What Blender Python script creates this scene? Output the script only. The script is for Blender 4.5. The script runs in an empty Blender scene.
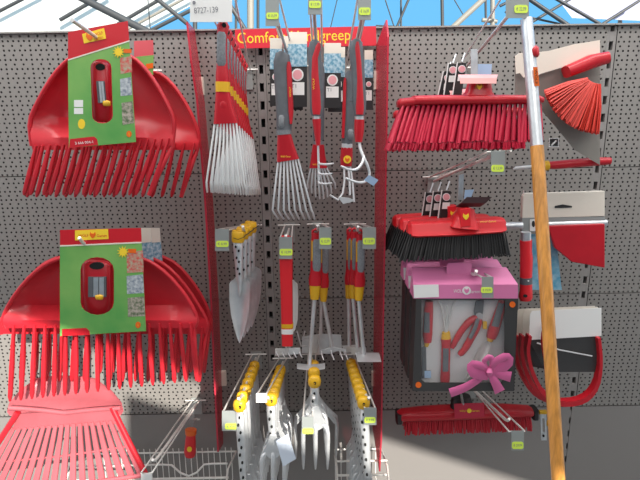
import bpy, bmesh, math, random
from mathutils import Vector, Matrix
from mathutils.geometry import tessellate_polygon
random.seed(7)
SC = bpy.context.scene
COL = SC.collection
V = Vector

# ------------------------------------------------------------------ camera
F, D0, CZ, CX, YAW, TILT, ROLL = 501.3, 1.5104, 1.6028, 0.1531, 0.005376, 0.229426, -0.01538
fw = V((math.sin(YAW)*math.cos(TILT), math.cos(YAW)*math.cos(TILT), -math.sin(TILT)))
rt = V((math.cos(YAW), -math.sin(YAW), 0))
up = rt.cross(fw)
R2 = rt*math.cos(ROLL) + up*math.sin(ROLL)
U2 = -rt*math.sin(ROLL) + up*math.cos(ROLL)
CAM = V((CX, -D0, CZ))
cd = bpy.data.cameras.new('camera'); cam = bpy.data.objects.new('camera', cd); COL.objects.link(cam)
cd.sensor_fit = 'HORIZONTAL'; cd.sensor_width = 36; cd.lens = F/640*36
cd.clip_start = .02; cd.clip_end = 200
m = Matrix.Identity(4)
for i in range(3):
    m[i][0] = R2[i]; m[i][1] = U2[i]; m[i][2] = -fw[i]; m[i][3] = CAM[i]
cam.matrix_world = m
SC.camera = cam

def W(px, py, d):
    """world point seen at photo position (px, py) on the plane d metres in front of the pegboard"""
    r = fw + R2*((px-320)/F) + U2*((240-py)/F)
    return CAM + r*((-d - CAM.y)/r.y)
def PM(px, py, d):
    """metres per photo pixel there"""
    return (W(px, py, d)-CAM).dot(fw)/F

# --------------------------------------------------------------- materials
MATS = {}
def mat(name, col, rough=.5, metal=0., trans=0., noise=0., nscale=40., coat=0., spec=.5, alpha=1., bump=0., bscale=200., tint=None, sss=0.):
    if name in MATS: return MATS[name]
    M = bpy.data.materials.new(name); M.use_nodes = True
    n = M.node_tree.nodes; l = M.node_tree.links
    b = n['Principled BSDF']
    b.inputs['Base Color'].default_value = (*col, 1)
    b.inputs['Roughness'].default_value = rough
    b.inputs['Metallic'].default_value = metal
    b.inputs['Coat Weight'].default_value = coat
    b.inputs['Specular IOR Level'].default_value = spec
    b.inputs['Transmission Weight'].default_value = trans
    b.inputs['Alpha'].default_value = alpha
    if sss:
        b.inputs['Subsurface Weight'].default_value = sss; b.inputs['Subsurface Radius'].default_value = (.02, .006, .005)
    if noise or bump:
        tc = n.new('ShaderNodeTexCoord')
    if noise:
        t = n.new('ShaderNodeTexNoise'); t.inputs['Scale'].default_value = nscale; t.inputs['Detail'].default_value = 4
        l.new(tc.outputs['Object'], t.inputs['Vector'])
        mx = n.new('ShaderNodeMix'); mx.data_type = 'RGBA'
        c2 = tint if tint else tuple(max(0, c*(1-noise)) for c in col)
        c1 = col if tint else tuple(min(1, c*(1+noise*.6)) for c in col)
        mx.inputs[6].default_value = (*c1, 1); mx.inputs[7].default_value = (*c2, 1)
        rp = n.new('ShaderNodeMapRange'); rp.inputs[1].default_value = .35; rp.inputs[2].default_value = .65
        l.new(t.outputs['Fac'], rp.inputs[0]); l.new(rp.outputs[0], mx.inputs[0]); l.new(mx.outputs[2], b.inputs['Base Color'])
    if bump:
        t2 = n.new('ShaderNodeTexNoise'); t2.inputs['Scale'].default_value = bscale
        l.new(tc.outputs['Object'], t2.inputs['Vector'])
        bp = n.new('ShaderNodeBump'); bp.inputs['Strength'].default_value = bump; bp.inputs['Distance'].default_value = .002
        l.new(t2.outputs['Fac'], bp.inputs['Height']); l.new(bp.outputs[0], b.inputs['Normal'])
    MATS[name] = M
    return M

RED = mat('red plastic', (.50, .012, .022), .33, noise=.08, nscale=18)
RAKE = mat('red rake plastic', (.56, .018, .030), .36, noise=.1, nscale=14)
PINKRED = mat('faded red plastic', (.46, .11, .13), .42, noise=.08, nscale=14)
FIN = mat('red acrylic', (.64, .05, .085), .25)
REDSIGN = mat('red sign board', (.60, .012, .030), .45)
BRED = mat('bright red plastic', (.72, .020, .028), .38)
GREY = mat('grey rubber', (.115, .122, .135), .6, noise=.12, nscale=60)
LGREY = mat('light grey rubber', (.20, .21, .225), .6, noise=.15, nscale=300)
YEL = mat('yellow plastic', (.72, .40, .015), .38)
YELP = mat('yellow print', (.90, .62, .03), .55)
ORG = mat('orange plastic', (.80, .14, .01), .4)
STEEL = mat('zinc plated steel', (.66, .67, .68), .34, .5, noise=.10, nscale=30)
TINE = mat('silver lacquered steel', (.66, .67, .68), .36, .3)
WTINE = mat('white lacquered steel', (.78, .79, .78), .4, .1)
WIRE = mat('chromed wire', (.72, .70, .67), .35, .3)
WWIRE = mat('white coated wire', (.78, .76, .72), .4)
ALU = mat('brushed aluminium', (.66, .68, .70), .35, .75, noise=.1, nscale=60)
CARDG = mat('green print', (.095, .34, .075), .45, noise=.25, nscale=8, tint=(.22, .45, .11), coat=.2)
CARDR = mat('red print', (.58, .010, .020), .42, coat=.2)
CREAM = mat('cream card', (.75, .69, .60), .6)
WHITE = mat('white paper', (.80, .79, .77), .6)
PINKCARD = mat('pink coated card', (.80, .38, .36), .45)
BLUEP = mat('blue photo print', (.10, .30, .44), .4, noise=.7, nscale=130, tint=(.50, .66, .74))
PHOTO = mat('garden photo print', (.50, .42, .36), .4, noise=.6, nscale=150, tint=(.10, .14, .07))
PHOTOR = mat('red rake photo print', (.62, .08, .07), .4, noise=.6, nscale=150, tint=(.42, .42, .30))
PHOTOG = mat('blue grey photo print', (.20, .24, .30), .4, noise=.6, nscale=150, tint=(.55, .58, .60))
BLACK = mat('black card', (.022, .020, .021), .45)
BLACKB = mat('black bristle', (.014, .013, .013), .55)
REDB = mat('red bristle', (.55, .010, .045), .45)
REDBD = mat('dark red bristle', (.42, .008, .020), .5)
ORB = mat('orange red bristle', (.62, .035, .02), .5)
PINK = mat('pink gloss card', (.70, .20, .40), .35, coat=.3)
RIBBON = mat('pink satin ribbon', (.64, .13, .31), .28)
DGREYC = mat('dark grey printed card', (.045, .042, .041), .4, coat=.2)
TAGG = mat('grey price plate', (.30, .32, .31), .3, coat=.3)
LIME = mat('lime price label', (.72, .92, .10), .55)
INK = mat('black ink', (.02, .02, .02), .6)
INKG = mat('grey ink', (.22, .22, .24), .6)
WOOD = mat('varnished wood', (.62, .27, .055), .35, noise=.25, nscale=10, coat=.3)
PROSE = mat('pink print', (.80, .35, .38), .5)
BLUEL = mat('pale blue tag', (.42, .58, .80), .5)
PLAIN = mat('grey painted steel', (.23, .215, .205), .5)
CAPM = mat('grey painted cap', (.30, .285, .27), .5)
UPM = mat('grey painted upright', (.26, .245, .235), .5)
INNER = mat('unlit inner sheet', (.03, .028, .027), .8)  # shade inside the gondola is put into this dark colour
DARK = mat('dark void', (.012, .012, .012), .9)
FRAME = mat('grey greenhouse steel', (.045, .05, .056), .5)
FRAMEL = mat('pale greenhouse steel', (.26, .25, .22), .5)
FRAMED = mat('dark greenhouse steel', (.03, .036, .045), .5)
BARK = mat('grey bark', (.36, .35, .38), .8)
LEAF = mat('green leaf', (.16, .26, .06), .6, noise=.5, nscale=6, tint=(.42, .46, .12))
CONC = mat('concrete', (.34, .33, .31), .8, noise=.15, nscale=8)
BLOCKER = mat('grey sun blocker', (.5, .5, .5), .8)
FILM = mat('clear plastic', (.80, .82, .84), .15, alpha=.035, coat=.2)
FOAMW = mat('pale box insert', (.80, .78, .77), .5)

def wood_grain():
    M = WOOD; n = M.node_tree.nodes; l = M.node_tree.links
    for nd in n:
        if nd.type == 'TEX_NOISE':
            mp = n.new('ShaderNodeMapping'); mp.inputs['Scale'].default_value = (14, 14, .8)
            src = nd.inputs['Vector'].links[0].from_socket
            l.new(src, mp.inputs[0]); l.new(mp.outputs[0], nd.inputs['Vector'])
wood_grain()

def acrylic():
    M = FIN; n = M.node_tree.nodes; l = M.node_tree.links
    t = n.new('ShaderNodeBsdfTransparent'); t.inputs[0].default_value = (.95, .12, .18, 1)
    mx = n.new('ShaderNodeMixShader'); mx.inputs[0].default_value = .3
    l.new(n['Principled BSDF'].outputs[0], mx.inputs[1]); l.new(t.outputs[0], mx.inputs[2]); l.new(mx.outputs[0], n['Material Output'].inputs[0])
acrylic()
def glass_white():
    M = bpy.data.materials.new('white roof sheet'); M.use_nodes = True
    n = M.node_tree.nodes; l = M.node_tree.links
    n.remove(n['Principled BSDF'])
    d = n.new('ShaderNodeBsdfDiffuse'); d.inputs[0].default_value = (.92, .89, .80, 1)
    t = n.new('ShaderNodeBsdfTranslucent'); t.inputs[0].default_value = (.95, .90, .78, 1)
    mx = n.new('ShaderNodeMixShader'); mx.inputs[0].default_value = .5
    l.new(d.outputs[0], mx.inputs[1]); l.new(t.outputs[0], mx.inputs[2]); l.new(mx.outputs[0], n['Material Output'].inputs[0])
    return M
ROOFW = glass_white()

def pegmat(name, col):
    M = bpy.data.materials.new(name); M.use_nodes = True
    n = M.node_tree.nodes; l = M.node_tree.links
    b = n['Principled BSDF']; b.inputs['Base Color'].default_value = (*col, 1); b.inputs['Roughness'].default_value = .5
    tc = n.new('ShaderNodeTexCoord'); sx = n.new('ShaderNodeSeparateXYZ'); l.new(tc.outputs['Object'], sx.inputs[0])
    def math_(op, a, bb=None, cc=None):
        q = n.new('ShaderNodeMath'); q.operation = op
        for i, v in enumerate((a, bb, cc)):
            if v is None: continue
            if isinstance(v, (int, float)): q.inputs[i].default_value = v
            else: l.new(v, q.inputs[i])
        return q.outputs[0]
    def cell(sock, pitch, off):
        a = math_('ADD', sock, off); a = math_('DIVIDE', a, pitch); a = math_('FRACT', a)
        a = math_('SUBTRACT', a, .5); return math_('MULTIPLY', a, pitch)
    def hole(pitch, zoff):
        cx = cell(sx.outputs[0], pitch, 10.0*pitch); cz = cell(sx.outputs[2], .025, zoff+1.0)
        r2 = math_('ADD', math_('MULTIPLY', cx, cx), math_('MULTIPLY', cz, cz))
        return math_('LESS_THAN', r2, .0029**2)
    h = math_('MAXIMUM', hole(.015, 0.0), hole(.025, .0125))
    tr = n.new('ShaderNodeBsdfTransparent'); mx = n.new('ShaderNodeMixShader')
    l.new(h, mx.inputs[0]); l.new(b.outputs[0], mx.inputs[1]); l.new(tr.outputs[0], mx.inputs[2])
    l.new(mx.outputs[0], n['Material Output'].inputs[0])
    return M
PEG = pegmat('perforated grey steel', (.235, .222, .208))

# ------------------------------------------------------------ mesh builder
class MB:
    def __init__(s): s.v = []; s.f = []; s.m = []; s.mats = []
    def mi(s, M):
        if M not in s.mats: s.mats.append(M)
        return s.mats.index(M)
    def add(s, vs, fs, M):
        b = len(s.v); k = s.mi(M)
        s.v += [V(p) for p in vs]
        for f in fs: s.f.append([b+i for i in f]); s.m.append(k)
        return s
    def box(s, c, sz, M, ax=None):
        """c centre, sz full sizes, ax optional 3 unit axes"""
        X, Y, Z = ax if ax else (V((1, 0, 0)), V((0, 1, 0)), V((0, 0, 1)))
        c = V(c); vs = []
        for k in (-1, 1):
            for j in (-1, 1):
                for i in (-1, 1):
                    vs.append(c + X*(i*sz[0]/2) + Y*(j*sz[1]/2) + Z*(k*sz[2]/2))
        return s.add(vs, [(0, 2, 3, 1), (4, 5, 7, 6), (0, 1, 5, 4), (2, 6, 7, 3), (0, 4, 6, 2), (1, 3, 7, 5)], M)
    def prism(s, pts, off, M):
        """closed prism: polygon pts and its copy moved by off"""
        n = len(pts); pts = [V(p) for p in pts]; off = V(off)
        tris = tessellate_polygon([pts])
        vs = pts + [p+off for p in pts]
        fs = [tuple(t) for t in tris] + [tuple(n+i for i in reversed(t)) for t in tris]
        fs += [(i, (i+1) % n, n+(i+1) % n, n+i) for i in range(n)]
        return s.add(vs, fs, M)
    def px(s, poly, d, th, M):
        """polygon in photo pixels standing d in front of the board, th metres thick"""
        return s.prism([W(x, y, d) for x, y in poly], (0, th, 0), M)
    def tube(s, pts, r, M, n=8, cap=True):
        pts = [V(p) for p in pts]; k = len(pts)
        rs = r if isinstance(r, (list, tuple)) else [r]*k
        rings = []; prev = None
        for i in range(k):
            t = (pts[min(i+1, k-1)] - pts[max(i-1, 0)]).normalized()
            if prev is None:
                a = V((0, 0, 1)) if abs(t.z) < .9 else V((1, 0, 0))
                u = t.cross(a).normalized()
            else:
                u = (prev - t*prev.dot(t)).normalized()
            prev = u; w = t.cross(u)
            rings.append([pts[i] + (u*math.cos(q*2*math.pi/n) + w*math.sin(q*2*math.pi/n))*rs[i] for q in range(n)])
        return s.rings(rings, M, cap)
    def rings(s, rings, M, cap=True):
        n = len(rings[0]); vs = [p for r in rings for p in r]; fs = []
        for i in range(len(rings)-1):
            for q in range(n):
                a = i*n+q; b = i*n+(q+1) % n
                fs.append((a, b, b+n, a+n))
        if cap: fs += [tuple(reversed(range(n))), tuple((len(rings)-1)*n+q for q in range(n))]
        return s.add(vs, fs, M)
    def loft(s, st, M, n=14, e=2.0):
        """st: (px, py, d, half width px, half depth m) stations, superellipse rings"""
        C = [W(a[0], a[1], a[2]) for a in st]; rings = []
        for i, a in enumerate(st):
            t = (C[min(i+1, len(C)-1)] - C[max(i-1, 0)]); t.y = 0; t.normalize()
            p = V((t.z, 0, -t.x)); hw = a[3]*PM(a[0], a[1], a[2]); ring = []
            for q in range(n):
                th = 2*math.pi*q/n; c_, s_ = math.cos(th), math.sin(th)
                ring.append(C[i] + p*(hw*math.copysign(abs(c_)**(2/e), c_)) + V((0, 1, 0))*(a[4]*math.copysign(abs(s_)**(2/e), s_)))
            rings.append(ring)
        return s.rings(rings, M)
    def grid(s, P, M, th=0.0):
        """P rows of points; th thickness along +y"""
        nr, nc = len(P), len(P[0]); vs = [V(p) for r in P for p in r]
        fs = [(i*nc+j, i*nc+j+1, (i+1)*nc+j+1, (i+1)*nc+j) for i in range(nr-1) for j in range(nc-1)]
        if not th: return s.add(vs, fs, M)
        N = len(vs); off = V((0, th, 0)); vs += [v+off for v in vs]
        fs += [tuple(N+i for i in reversed(f)) for f in list(fs)]
        bd = [j for j in range(nc)] + [i*nc+nc-1 for i in range(1, nr)] + [(nr-1)*nc+j for j in range(nc-2, -1, -1)] + [i*nc for i in range(nr-2, 0, -1)]
        fs += [(bd[(k+1) % len(bd)], bd[k], N+bd[k], N+bd[(k+1) % len(bd)]) for k in range(len(bd))]
        return s.add(vs, fs, M)
    def build(s, name, parent=None, smooth=40, bevel=0, label=None, kind=None, origin=None):
        me = bpy.data.meshes.new(name)
        o0 = V(origin) if origin is not None else V((0, 0, 0))
        if parent is not None: o0 = world_loc(parent)
        me.from_pydata([p-o0 for p in s.v], [], s.f)
        for M in s.mats: me.materials.append(M)
        me.polygons.foreach_set('material_index', s.m)
        bm = bmesh.new(); bm.from_mesh(me); bmesh.ops.recalc_face_normals(bm, faces=bm.faces); bm.to_mesh(me); bm.free()
        if smooth:
            me.polygons.foreach_set('use_smooth', [True]*len(me.polygons))
            me.set_sharp_from_angle(angle=math.radians(smooth))
        me.update()
        o = bpy.data.objects.new(name, me); COL.objects.link(o)
        if parent is not None: o.parent = parent
        else: o.location = o0
        if bevel:
            b = o.modifiers.new('bevel', 'BEVEL'); b.width = bevel; b.segments = 2; b.limit_method = 'ANGLE'; b.angle_limit = math.radians(45)
        if label: o['label'] = label
        if kind: o['kind'] = kind
        return o

def world_loc(o):
    p = o.location.copy()
    while o.parent is not None:
        o = o.parent; p = p + o.location
    return p
def thing(name, label, cat, loc, group=None):
    o = bpy.data.objects.new(name, None); COL.objects.link(o); o.empty_display_size = .02
    o.location = loc; o['label'] = label; o['category'] = cat
    if group: o['group'] = group
    return o
def tag(o, label, cat, group=None):
    o['label'] = label; o['category'] = cat
    if group: o['group'] = group
    return o
def children(o): return [c for c in COL.objects if c.parent == o]
def dup(root, off, label):
    def rec(o, par):
        c = o.copy(); COL.objects.link(c)
        if par: c.parent = par
        for ch in children(o): rec(ch, c)
        return c
    r = rec(root, None); r.location = root.location + V(off); r['label'] = label
    return r
def text(name, body, x, y, d, hpx, M, parent, rot=0., wpx=None, label=None):
    """printed lettering centred at photo position x, y"""
    cu = bpy.data.curves.new(name, 'FONT'); cu.body = body; cu.align_x = 'CENTER'; cu.align_y = 'CENTER'; cu.size = 1; cu.resolution_u = 3
    to = bpy.data.objects.new(name, cu); COL.objects.link(to)
    dg = bpy.context.evaluated_depsgraph_get(); dg.update()
    me = bpy.data.meshes.new_from_object(to.evaluated_get(dg))
    bpy.data.objects.remove(to); bpy.data.curves.remove(cu)
    xs = [v.co.x for v in me.vertices]; ys = [v.co.y for v in me.vertices]
    pm = PM(x, y, d); w = max(xs)-min(xs); h = max(ys)-min(ys)
    sy = hpx*pm/h; sxx = (wpx*pm/w) if wpx else sy
    cx, cy = (max(xs)+min(xs))/2, (max(ys)+min(ys))/2; c = W(x, y, d); a = math.radians(rot); par = world_loc(parent)
    for v in me.vertices:
        lx, ly = (v.co.x-cx)*sxx, (v.co.y-cy)*sy
        v.co = c + V((lx*math.cos(a)-ly*math.sin(a), 0, lx*math.sin(a)+ly*math.cos(a))) - par
    me.materials.clear(); me.materials.append(M)
    for p in me.polygons: p.material_index = 0
    o = bpy.data.objects.new(name, me); COL.objects.link(o); o.parent = parent
    if label: o['label'] = label
    return o
def disc(cx, cy, rx, ry, n=16, a0=0): return [(cx+rx*math.cos(a0+2*math.pi*i/n), cy+ry*math.sin(a0+2*math.pi*i/n)) for i in range(n)]
def rect(x0, y0, x1, y1): return [(x0, y0), (x1, y0), (x1, y1), (x0, y1)]
def star(cx, cy, r1, r2, n): return [(cx+(r1 if i % 2 else r2)*math.cos(math.pi*i/n), cy+(r1 if i % 2 else r2)*math.sin(math.pi*i/n)) for i in range(2*n)]
def lerp(a, b, t): return a+(b-a)*t
def path(pts, n):
    """n points along a Catmull-Rom curve through tuples"""
    out = []; k = len(pts)-1
    for i in range(n):
        u = i/(n-1)*k; j = min(int(u), k-1); t = u-j
        p0, p1, p2, p3 = pts[max(j-1, 0)], pts[j], pts[j+1], pts[min(j+2, k)]
        out.append(tuple(.5*((2*b)+(-a+c)*t+(2*a-5*b+4*c-e)*t*t+(-a+3*b-3*c+e)*t**3) for a, b, c, e in zip(p0, p1, p2, p3)))
    return out
ORD = ['front', 'second', 'third', 'fourth', 'fifth', 'sixth', 'seventh', 'eighth', 'ninth']

# ----------------------------------------------------------------- setting
ZT, ZB = 1.86, .66
def structure(o, kind='structure'): o['kind'] = kind; return o
def peg_panel(x0, x1, z0, z1, y, th, M=PEG):
    """one perforated sheet with its folded edges; object origin at its top left hole grid"""
    b = MB(); g = .0012
    b.add([(x0+g, y, z0+g), (x1-g, y, z0+g), (x1-g, y, z1-g), (x0+g, y, z1-g)], [(0, 1, 2, 3)], M)
    for (a0, a1, c0, c1) in ((x0+g, x1-g, z1-.0025, z1-g), (x0+g, x1-g, z0+g, z0+.0025)):
        b.add([(a0, y, c0), (a1, y, c0), (a1, y+th, c0), (a0, y+th, c0)], [(0, 1, 2, 3)], PLAIN)
    o = b.build('wall_back', origin=(x0, y, z1-.0325), smooth=0)
    return structure(o)
BAY = [-2.0, -1.0, 0.0, 1.0, 2.0]
for i in range(4):
    for r in range(3):
        peg_panel(BAY[i]+.013, BAY[i+1]-.013, ZB+.4*r, ZB+.4*r+.4, 0, .02)
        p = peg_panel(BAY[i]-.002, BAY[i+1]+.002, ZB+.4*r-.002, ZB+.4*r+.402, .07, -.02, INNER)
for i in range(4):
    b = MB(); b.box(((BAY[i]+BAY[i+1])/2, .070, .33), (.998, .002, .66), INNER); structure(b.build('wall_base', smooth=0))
    b = MB(); b.box(((BAY[i]+BAY[i+1])/2, .001, .33), (.994, .002, .655), PLAIN)
    structure(b.build('wall_base', smooth=0))
    b = MB(); b.box(((BAY[i]+BAY[i+1])/2, .03, ZT+.001), (.998, .080, .004), CAPM)
    structure(b.build('trim_cap', smooth=0, ))
for x in BAY:
    b = MB(); top = ZT-.003
    for sx in (-1, 1): b.box((x+sx*.0095, .012, top/2), (.007, .02, top), UPM)
    z = .03
    while z < top: b.box((x, .012, z), (.013, .02, .026), UPM); z += .05
    b.box((x, .03, top/2), (.024, .006, top), DARK)
    structure(b.build('trim_upright', smooth=0))
b = MB(); b.box((0, 0, -.02), (14, 12, .04), CONC); structure(b.build('floor', smooth=0))

# red sign strip
t = thing('shelf_sign', 'long red sign strip with yellow lettering on top edge of the pegboard', 'sign', W(305, 38, .03))
MB().px([(235, 29.5), (376, 26), (376.5, 45.5), (235.5, 48.5)], .03, .004, REDSIGN).build('board', t, 0)
text('lettering', 'Comfort-Handgreep', 294, 38, .0306, 13.5, YELP, t, .9, 113, label='yellow lettering reading Comfort-Handgreep')

# red dividers
def divider(name, pts, label, tip):
    t = thing('shelf_divider', label, 'divider', W(*pts[0], .23))
    b = MB(); b.prism(tip, (.004, 0, 0), FIN); b.build('panel', t, 0)
    for z in (1.72, .78): MB().box((tip[0].x+.006, -.006, z), (.022, .012, .05), CREAM).build('bracket', t, 0, label='small cream fixing bracket')
    return t
xr = W(376, 45, 0).x
divider('d', [(387, 35)], 'tall red divider panel between the cultivators and the brooms',
        [V((xr, -.004, 1.815)), V((xr, -.20, 1.845)), V((xr, -.235, 1.80)), V((xr, -.215, .70)), V((xr, -.19, .57)), V((xr, -.01, .60))])
xl = W(204, 100, 0).x
A = [W(187, 22, .22), W(191, 60, .22), W(197, 100, .21), W(205, 200, .2), W(211, 300, .19), W(214.5, 380, .18), W(218, 452, .17)]
Bk = [W(x, y, .004) for x, y in ((194, 30), (198.5, 64), (204, 103), (212.5, 203), (218, 300), (221, 376), (222.5, 444))]
t = thing('shelf_divider', 'tall red divider panel beside the leaf rakes, tapering to a point', 'divider', A[0])
b = MB().grid([[A[i], Bk[i]] for i in range(7)], FIN)
o = b.build('panel', t, 0); sm = o.modifiers.new('s', 'SOLIDIFY'); sm.thickness = .005; sm.offset = 0
for (bx, by) in ((200.5, 86), (223.5, 378)): MB().box(W(bx, by, .008), (.018, .014, .05), CREAM).build('bracket', t, 0, label='small cream fixing bracket')

# ------------------------------------------------------------ display hooks
def hook(back, front, df, label, plate=None, lab=None, price='€ 13,99', pd=None, white=None, dbl=True, plate_front=True, wire=WIRE, tipup=True, bp=True, arm=None):
    """prong from the board (photo pixel back) to its tip (photo pixel front, df metres out), arm with a price plate"""
    B, T = W(*back, .012), W(*front, df)
    t = thing('display_hook', label, 'hook', B)
    if bp:
        b = MB(); b.box(B+V((0, .009, -.012)), (.034, .003, .06), TAGG)
        b.tube([B+V((-.034, .002, .012)), B+V((.034, .002, .012))], .0022, wire, 6)
        b.build('back_plate', t, 30)
    dr = (T-B); side = V((1, 0, 0))
    b = MB(); pts = [B+dr*k for k in (0, .5, .92, .97, 1.0)]
    if tipup: pts[-1] = pts[-1]+V((0, 0, .012)); pts[-2] = pts[-2]+V((0, 0, .003))
    b.tube(pts, .0038, wire, 8); b.build('prong', t, 60)
    if plate:
        pd_ = pd if pd else df+.01
        x0, y0, x1, y1 = plate
        a = MB(); L0, L1 = (W(x0+1, y0+1, pd_), W(x1-1, y0+1, pd_)) if not arm else (W(arm[0], arm[1], pd_), W(arm[2], arm[3], pd_))
        hb = B+V((0, 0, .012))
        a.tube([hb+V((-.012, 0, 0)), L0, L1, hb+V((.012, 0, 0))], .0024, wire, 6); a.build('price_arm', t, 60)
        p = MB().px(rect(x0, y0, x1, y1), pd_+.001, .002, WHITE if white else TAGG).build('price_plate', t, 0)
        if lab:
            lx0, ly0, lx1, ly1 = lab
            q = MB().px(disc_rect(lx0, ly0, lx1, ly1), pd_+.0022, .001, LIME).build('price_label', p, 0)
            q['label'] = 'lime green price sticker'
            text('price_lettering', price, (lx0+lx1)/2, (ly0+ly1)/2, pd_+.0026, (ly1-ly0)*.5, INKG, p, 0, (lx1-lx0)*.72)
    return t, B, T
def disc_rect(x0, y0, x1, y1):
    r = min(x1-x0, y1-y0)*.28; out = []
    for (cx, cy, a) in ((x1-r, y0+r, -90), (x1-r, y1-r, 0), (x0+r, y1-r, 90), (x0+r, y0+r, 180)):
        for k in range(4): out.append((cx+r*math.cos(math.radians(a+k*30)), cy+r*math.sin(math.radians(a+k*30))))
    return out

# ------------------------------------------------------ packaged leaf rakes
def leaf_rake(label, d, R, cx, tines, ybot, shelf, bowl=.05, group='red leaf rakes'):
    """R right outline in photo pixels (top to tine row), cx axis, mirrored to the left; tines list of (x0,y0,x1,y1)"""
    t = thing('leaf_rake', label, 'rake', W(cx, R[0][1], d), group)
    Rp = path(R, 13); rows = []
    for k, (x, y) in enumerate(Rp):
        row = []; v = k/12
        for j in range(15):
            u = -1+2*j/14
            fx = 0 if y < shelf else min(1, (y-shelf)/14)
            dd = d - bowl*(1-abs(u)**3)*(1-fx) - .004 + .012*fx
            row.append(W(cx+(x-cx)*u, y, dd))
        rows.append(row)
    MB().grid(rows, RAKE, .003).build('blade', t, 50)
    for sgn in (1, -1):
        b = MB(); pts = [W(cx+(x-cx)*sgn, y, d) for x, y in Rp]
        if sgn == 1:
            tx = tines[-1]; pts += [W(lerp(R[-1][0], tx[2], k), lerp(R[-1][1], tx[3], k), d+.012) for k in (.2, .6, 1)]
        b.tube(pts, .0052, RAKE, 8); b.build('rim', t, 60)
    for (x0, y0, x1, y1) in tines:
        b = MB(); b.loft([(x0, y0-3, d+.008, 1.0, .005), (lerp(x0, x1, .5), lerp(y0, y1, .5), d+.014, 2.2, .006), (lerp(x0, x1, .93), lerp(y0, y1, .93), d+.012, 2.0, .005), (x1, y1, d+.010, .9, .003)], RAKE, 8, 3)
        b.build('tine', t, 50)
    return t
def holed(outer, inner, d, th, M, name, parent):
    bm = bmesh.new(); o0 = world_loc(parent)
    es = []
    for lp in (outer, inner):
        vs = [bm.verts.new(W(x, y, d)-o0) for x, y in lp]
        es += [bm.edges.new((vs[i], vs[(i+1) % len(vs)])) for i in range(len(vs))]
    bmesh.ops.triangle_fill(bm, use_beauty=True, use_dissolve=False, edges=es)
    bmesh.ops.recalc_face_normals(bm, faces=bm.faces)
    me = bpy.data.meshes.new(name); bm.to_mesh(me); bm.free(); me.materials.append(M)
    o = bpy.data.objects.new(name, me); COL.objects.link(o); o.parent = parent
    s = o.modifiers.new('s', 'SOLIDIFY'); s.thickness = th; s.offset = 0
    return o
def stadium(x0, y0, x1, y1, sh=0, n=8):
    r = (x1-x0)/2; cx = (x0+x1)/2; out = []
    for k in range(n+1): a = math.pi+math.pi*k/n; out.append((cx+r*math.cos(a), y0+r*.75+r*.75*math.sin(a)))
    for k in range(n+1): a = math.pi*k/n; out.append((cx+r*math.cos(a)+sh, y1-r*.75+r*.75*math.sin(a)))
    return out
def rake_card(t, d, Q, split, win, plate, pics, burst, badge, rot, sh, lower):
    """printed cardboard sleeve on a leaf rake: Q corners TL TR BR BL; split y at left/right where red meets green"""
    TL, TR, BR, BL = Q
    yl, yr = split
    xr_ = lerp(TR[0], BR[0], (yr-TR[1])/(BR[1]-TR[1]))
    SL, SR = (TL[0], yl), (xr_, yr)
    card = holed([SL, SR, BR, BL], win, d, .0012, CARDG, 'card', t)
    card['label'] = 'green and red printed cardboard sleeve'
    def part(name, poly, M, dz, lab=None):
        return MB().px(poly, d+dz, .0006, M).build(name, card, 0, label=lab)
    part('header', [TL, TR, SR, SL], CARDR, .0004)
    part('cream_edge', [(SL[0], SL[1]-.7), (SR[0], SR[1]-.7), (SR[0], SR[1]+.7), (SL[0], SL[1]+.7)], CREAM, .0012)
    part('brand_plate', plate, YELP, .0012)
    px_ = sum(p[0] for p in plate)/4; py_ = sum(p[1] for p in plate)/4
    w = plate[1][0]-plate[0][0]
    if lower:
        text('brand_lettering', 'WOLF', px_-w*.25, py_+.8, d+.0021, 2.8, CARDR, card, rot, w*.3)
        text('brand_lettering', 'Garten', px_+w*.31, py_+.8, d+.0021, 2.8, CARDR, card, rot, w*.3)
        part('brand_emblem', wolf(px_+w*.03, py_+.3, 3.4), ORG, .002)
    else:
        text('brand_lettering', 'WOLF', px_+w*.2, py_-2.4, d+.0021, 3, CARDR, card, rot, w*.4)
        text('brand_lettering', 'Garten', px_+w*.2, py_+2.0, d+.0021, 3, CARDR, card, rot, w*.42)
        part('brand_emblem', wolf(px_-w*.2, py_+.6, 4.2), ORG, .002)
    for k, (poly, M) in enumerate(pics): part('picture', poly, M, .001)
    part('starburst', star(*burst, 3.2, 6.2, 11), YELP, .002)
    bx, by = badge
    part('red_flash', rect(burst[0]+5, burst[1]-3, burst[0]+13, burst[1]+1), ORG, .0015)
    part('badge', disc(bx, by, 2.6, 3.2), ORG, .0012)
    text('badge_lettering', '1', bx, by, d+.002, 3, YELP, card)
    return card
def wolf(x, y, r):
    """small emblem outline: animal head with two ears"""
    return [(x-r*.75, y-r*.95), (x-r*.3, y-r*.45), (x+r*.3, y-r*.45), (x+r*.75, y-r*.95), (x+r*.9, y), (x+r*.45, y+r*.65), (x, y+r), (x-r*.45, y+r*.65), (x-r*.9, y)]
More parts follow.
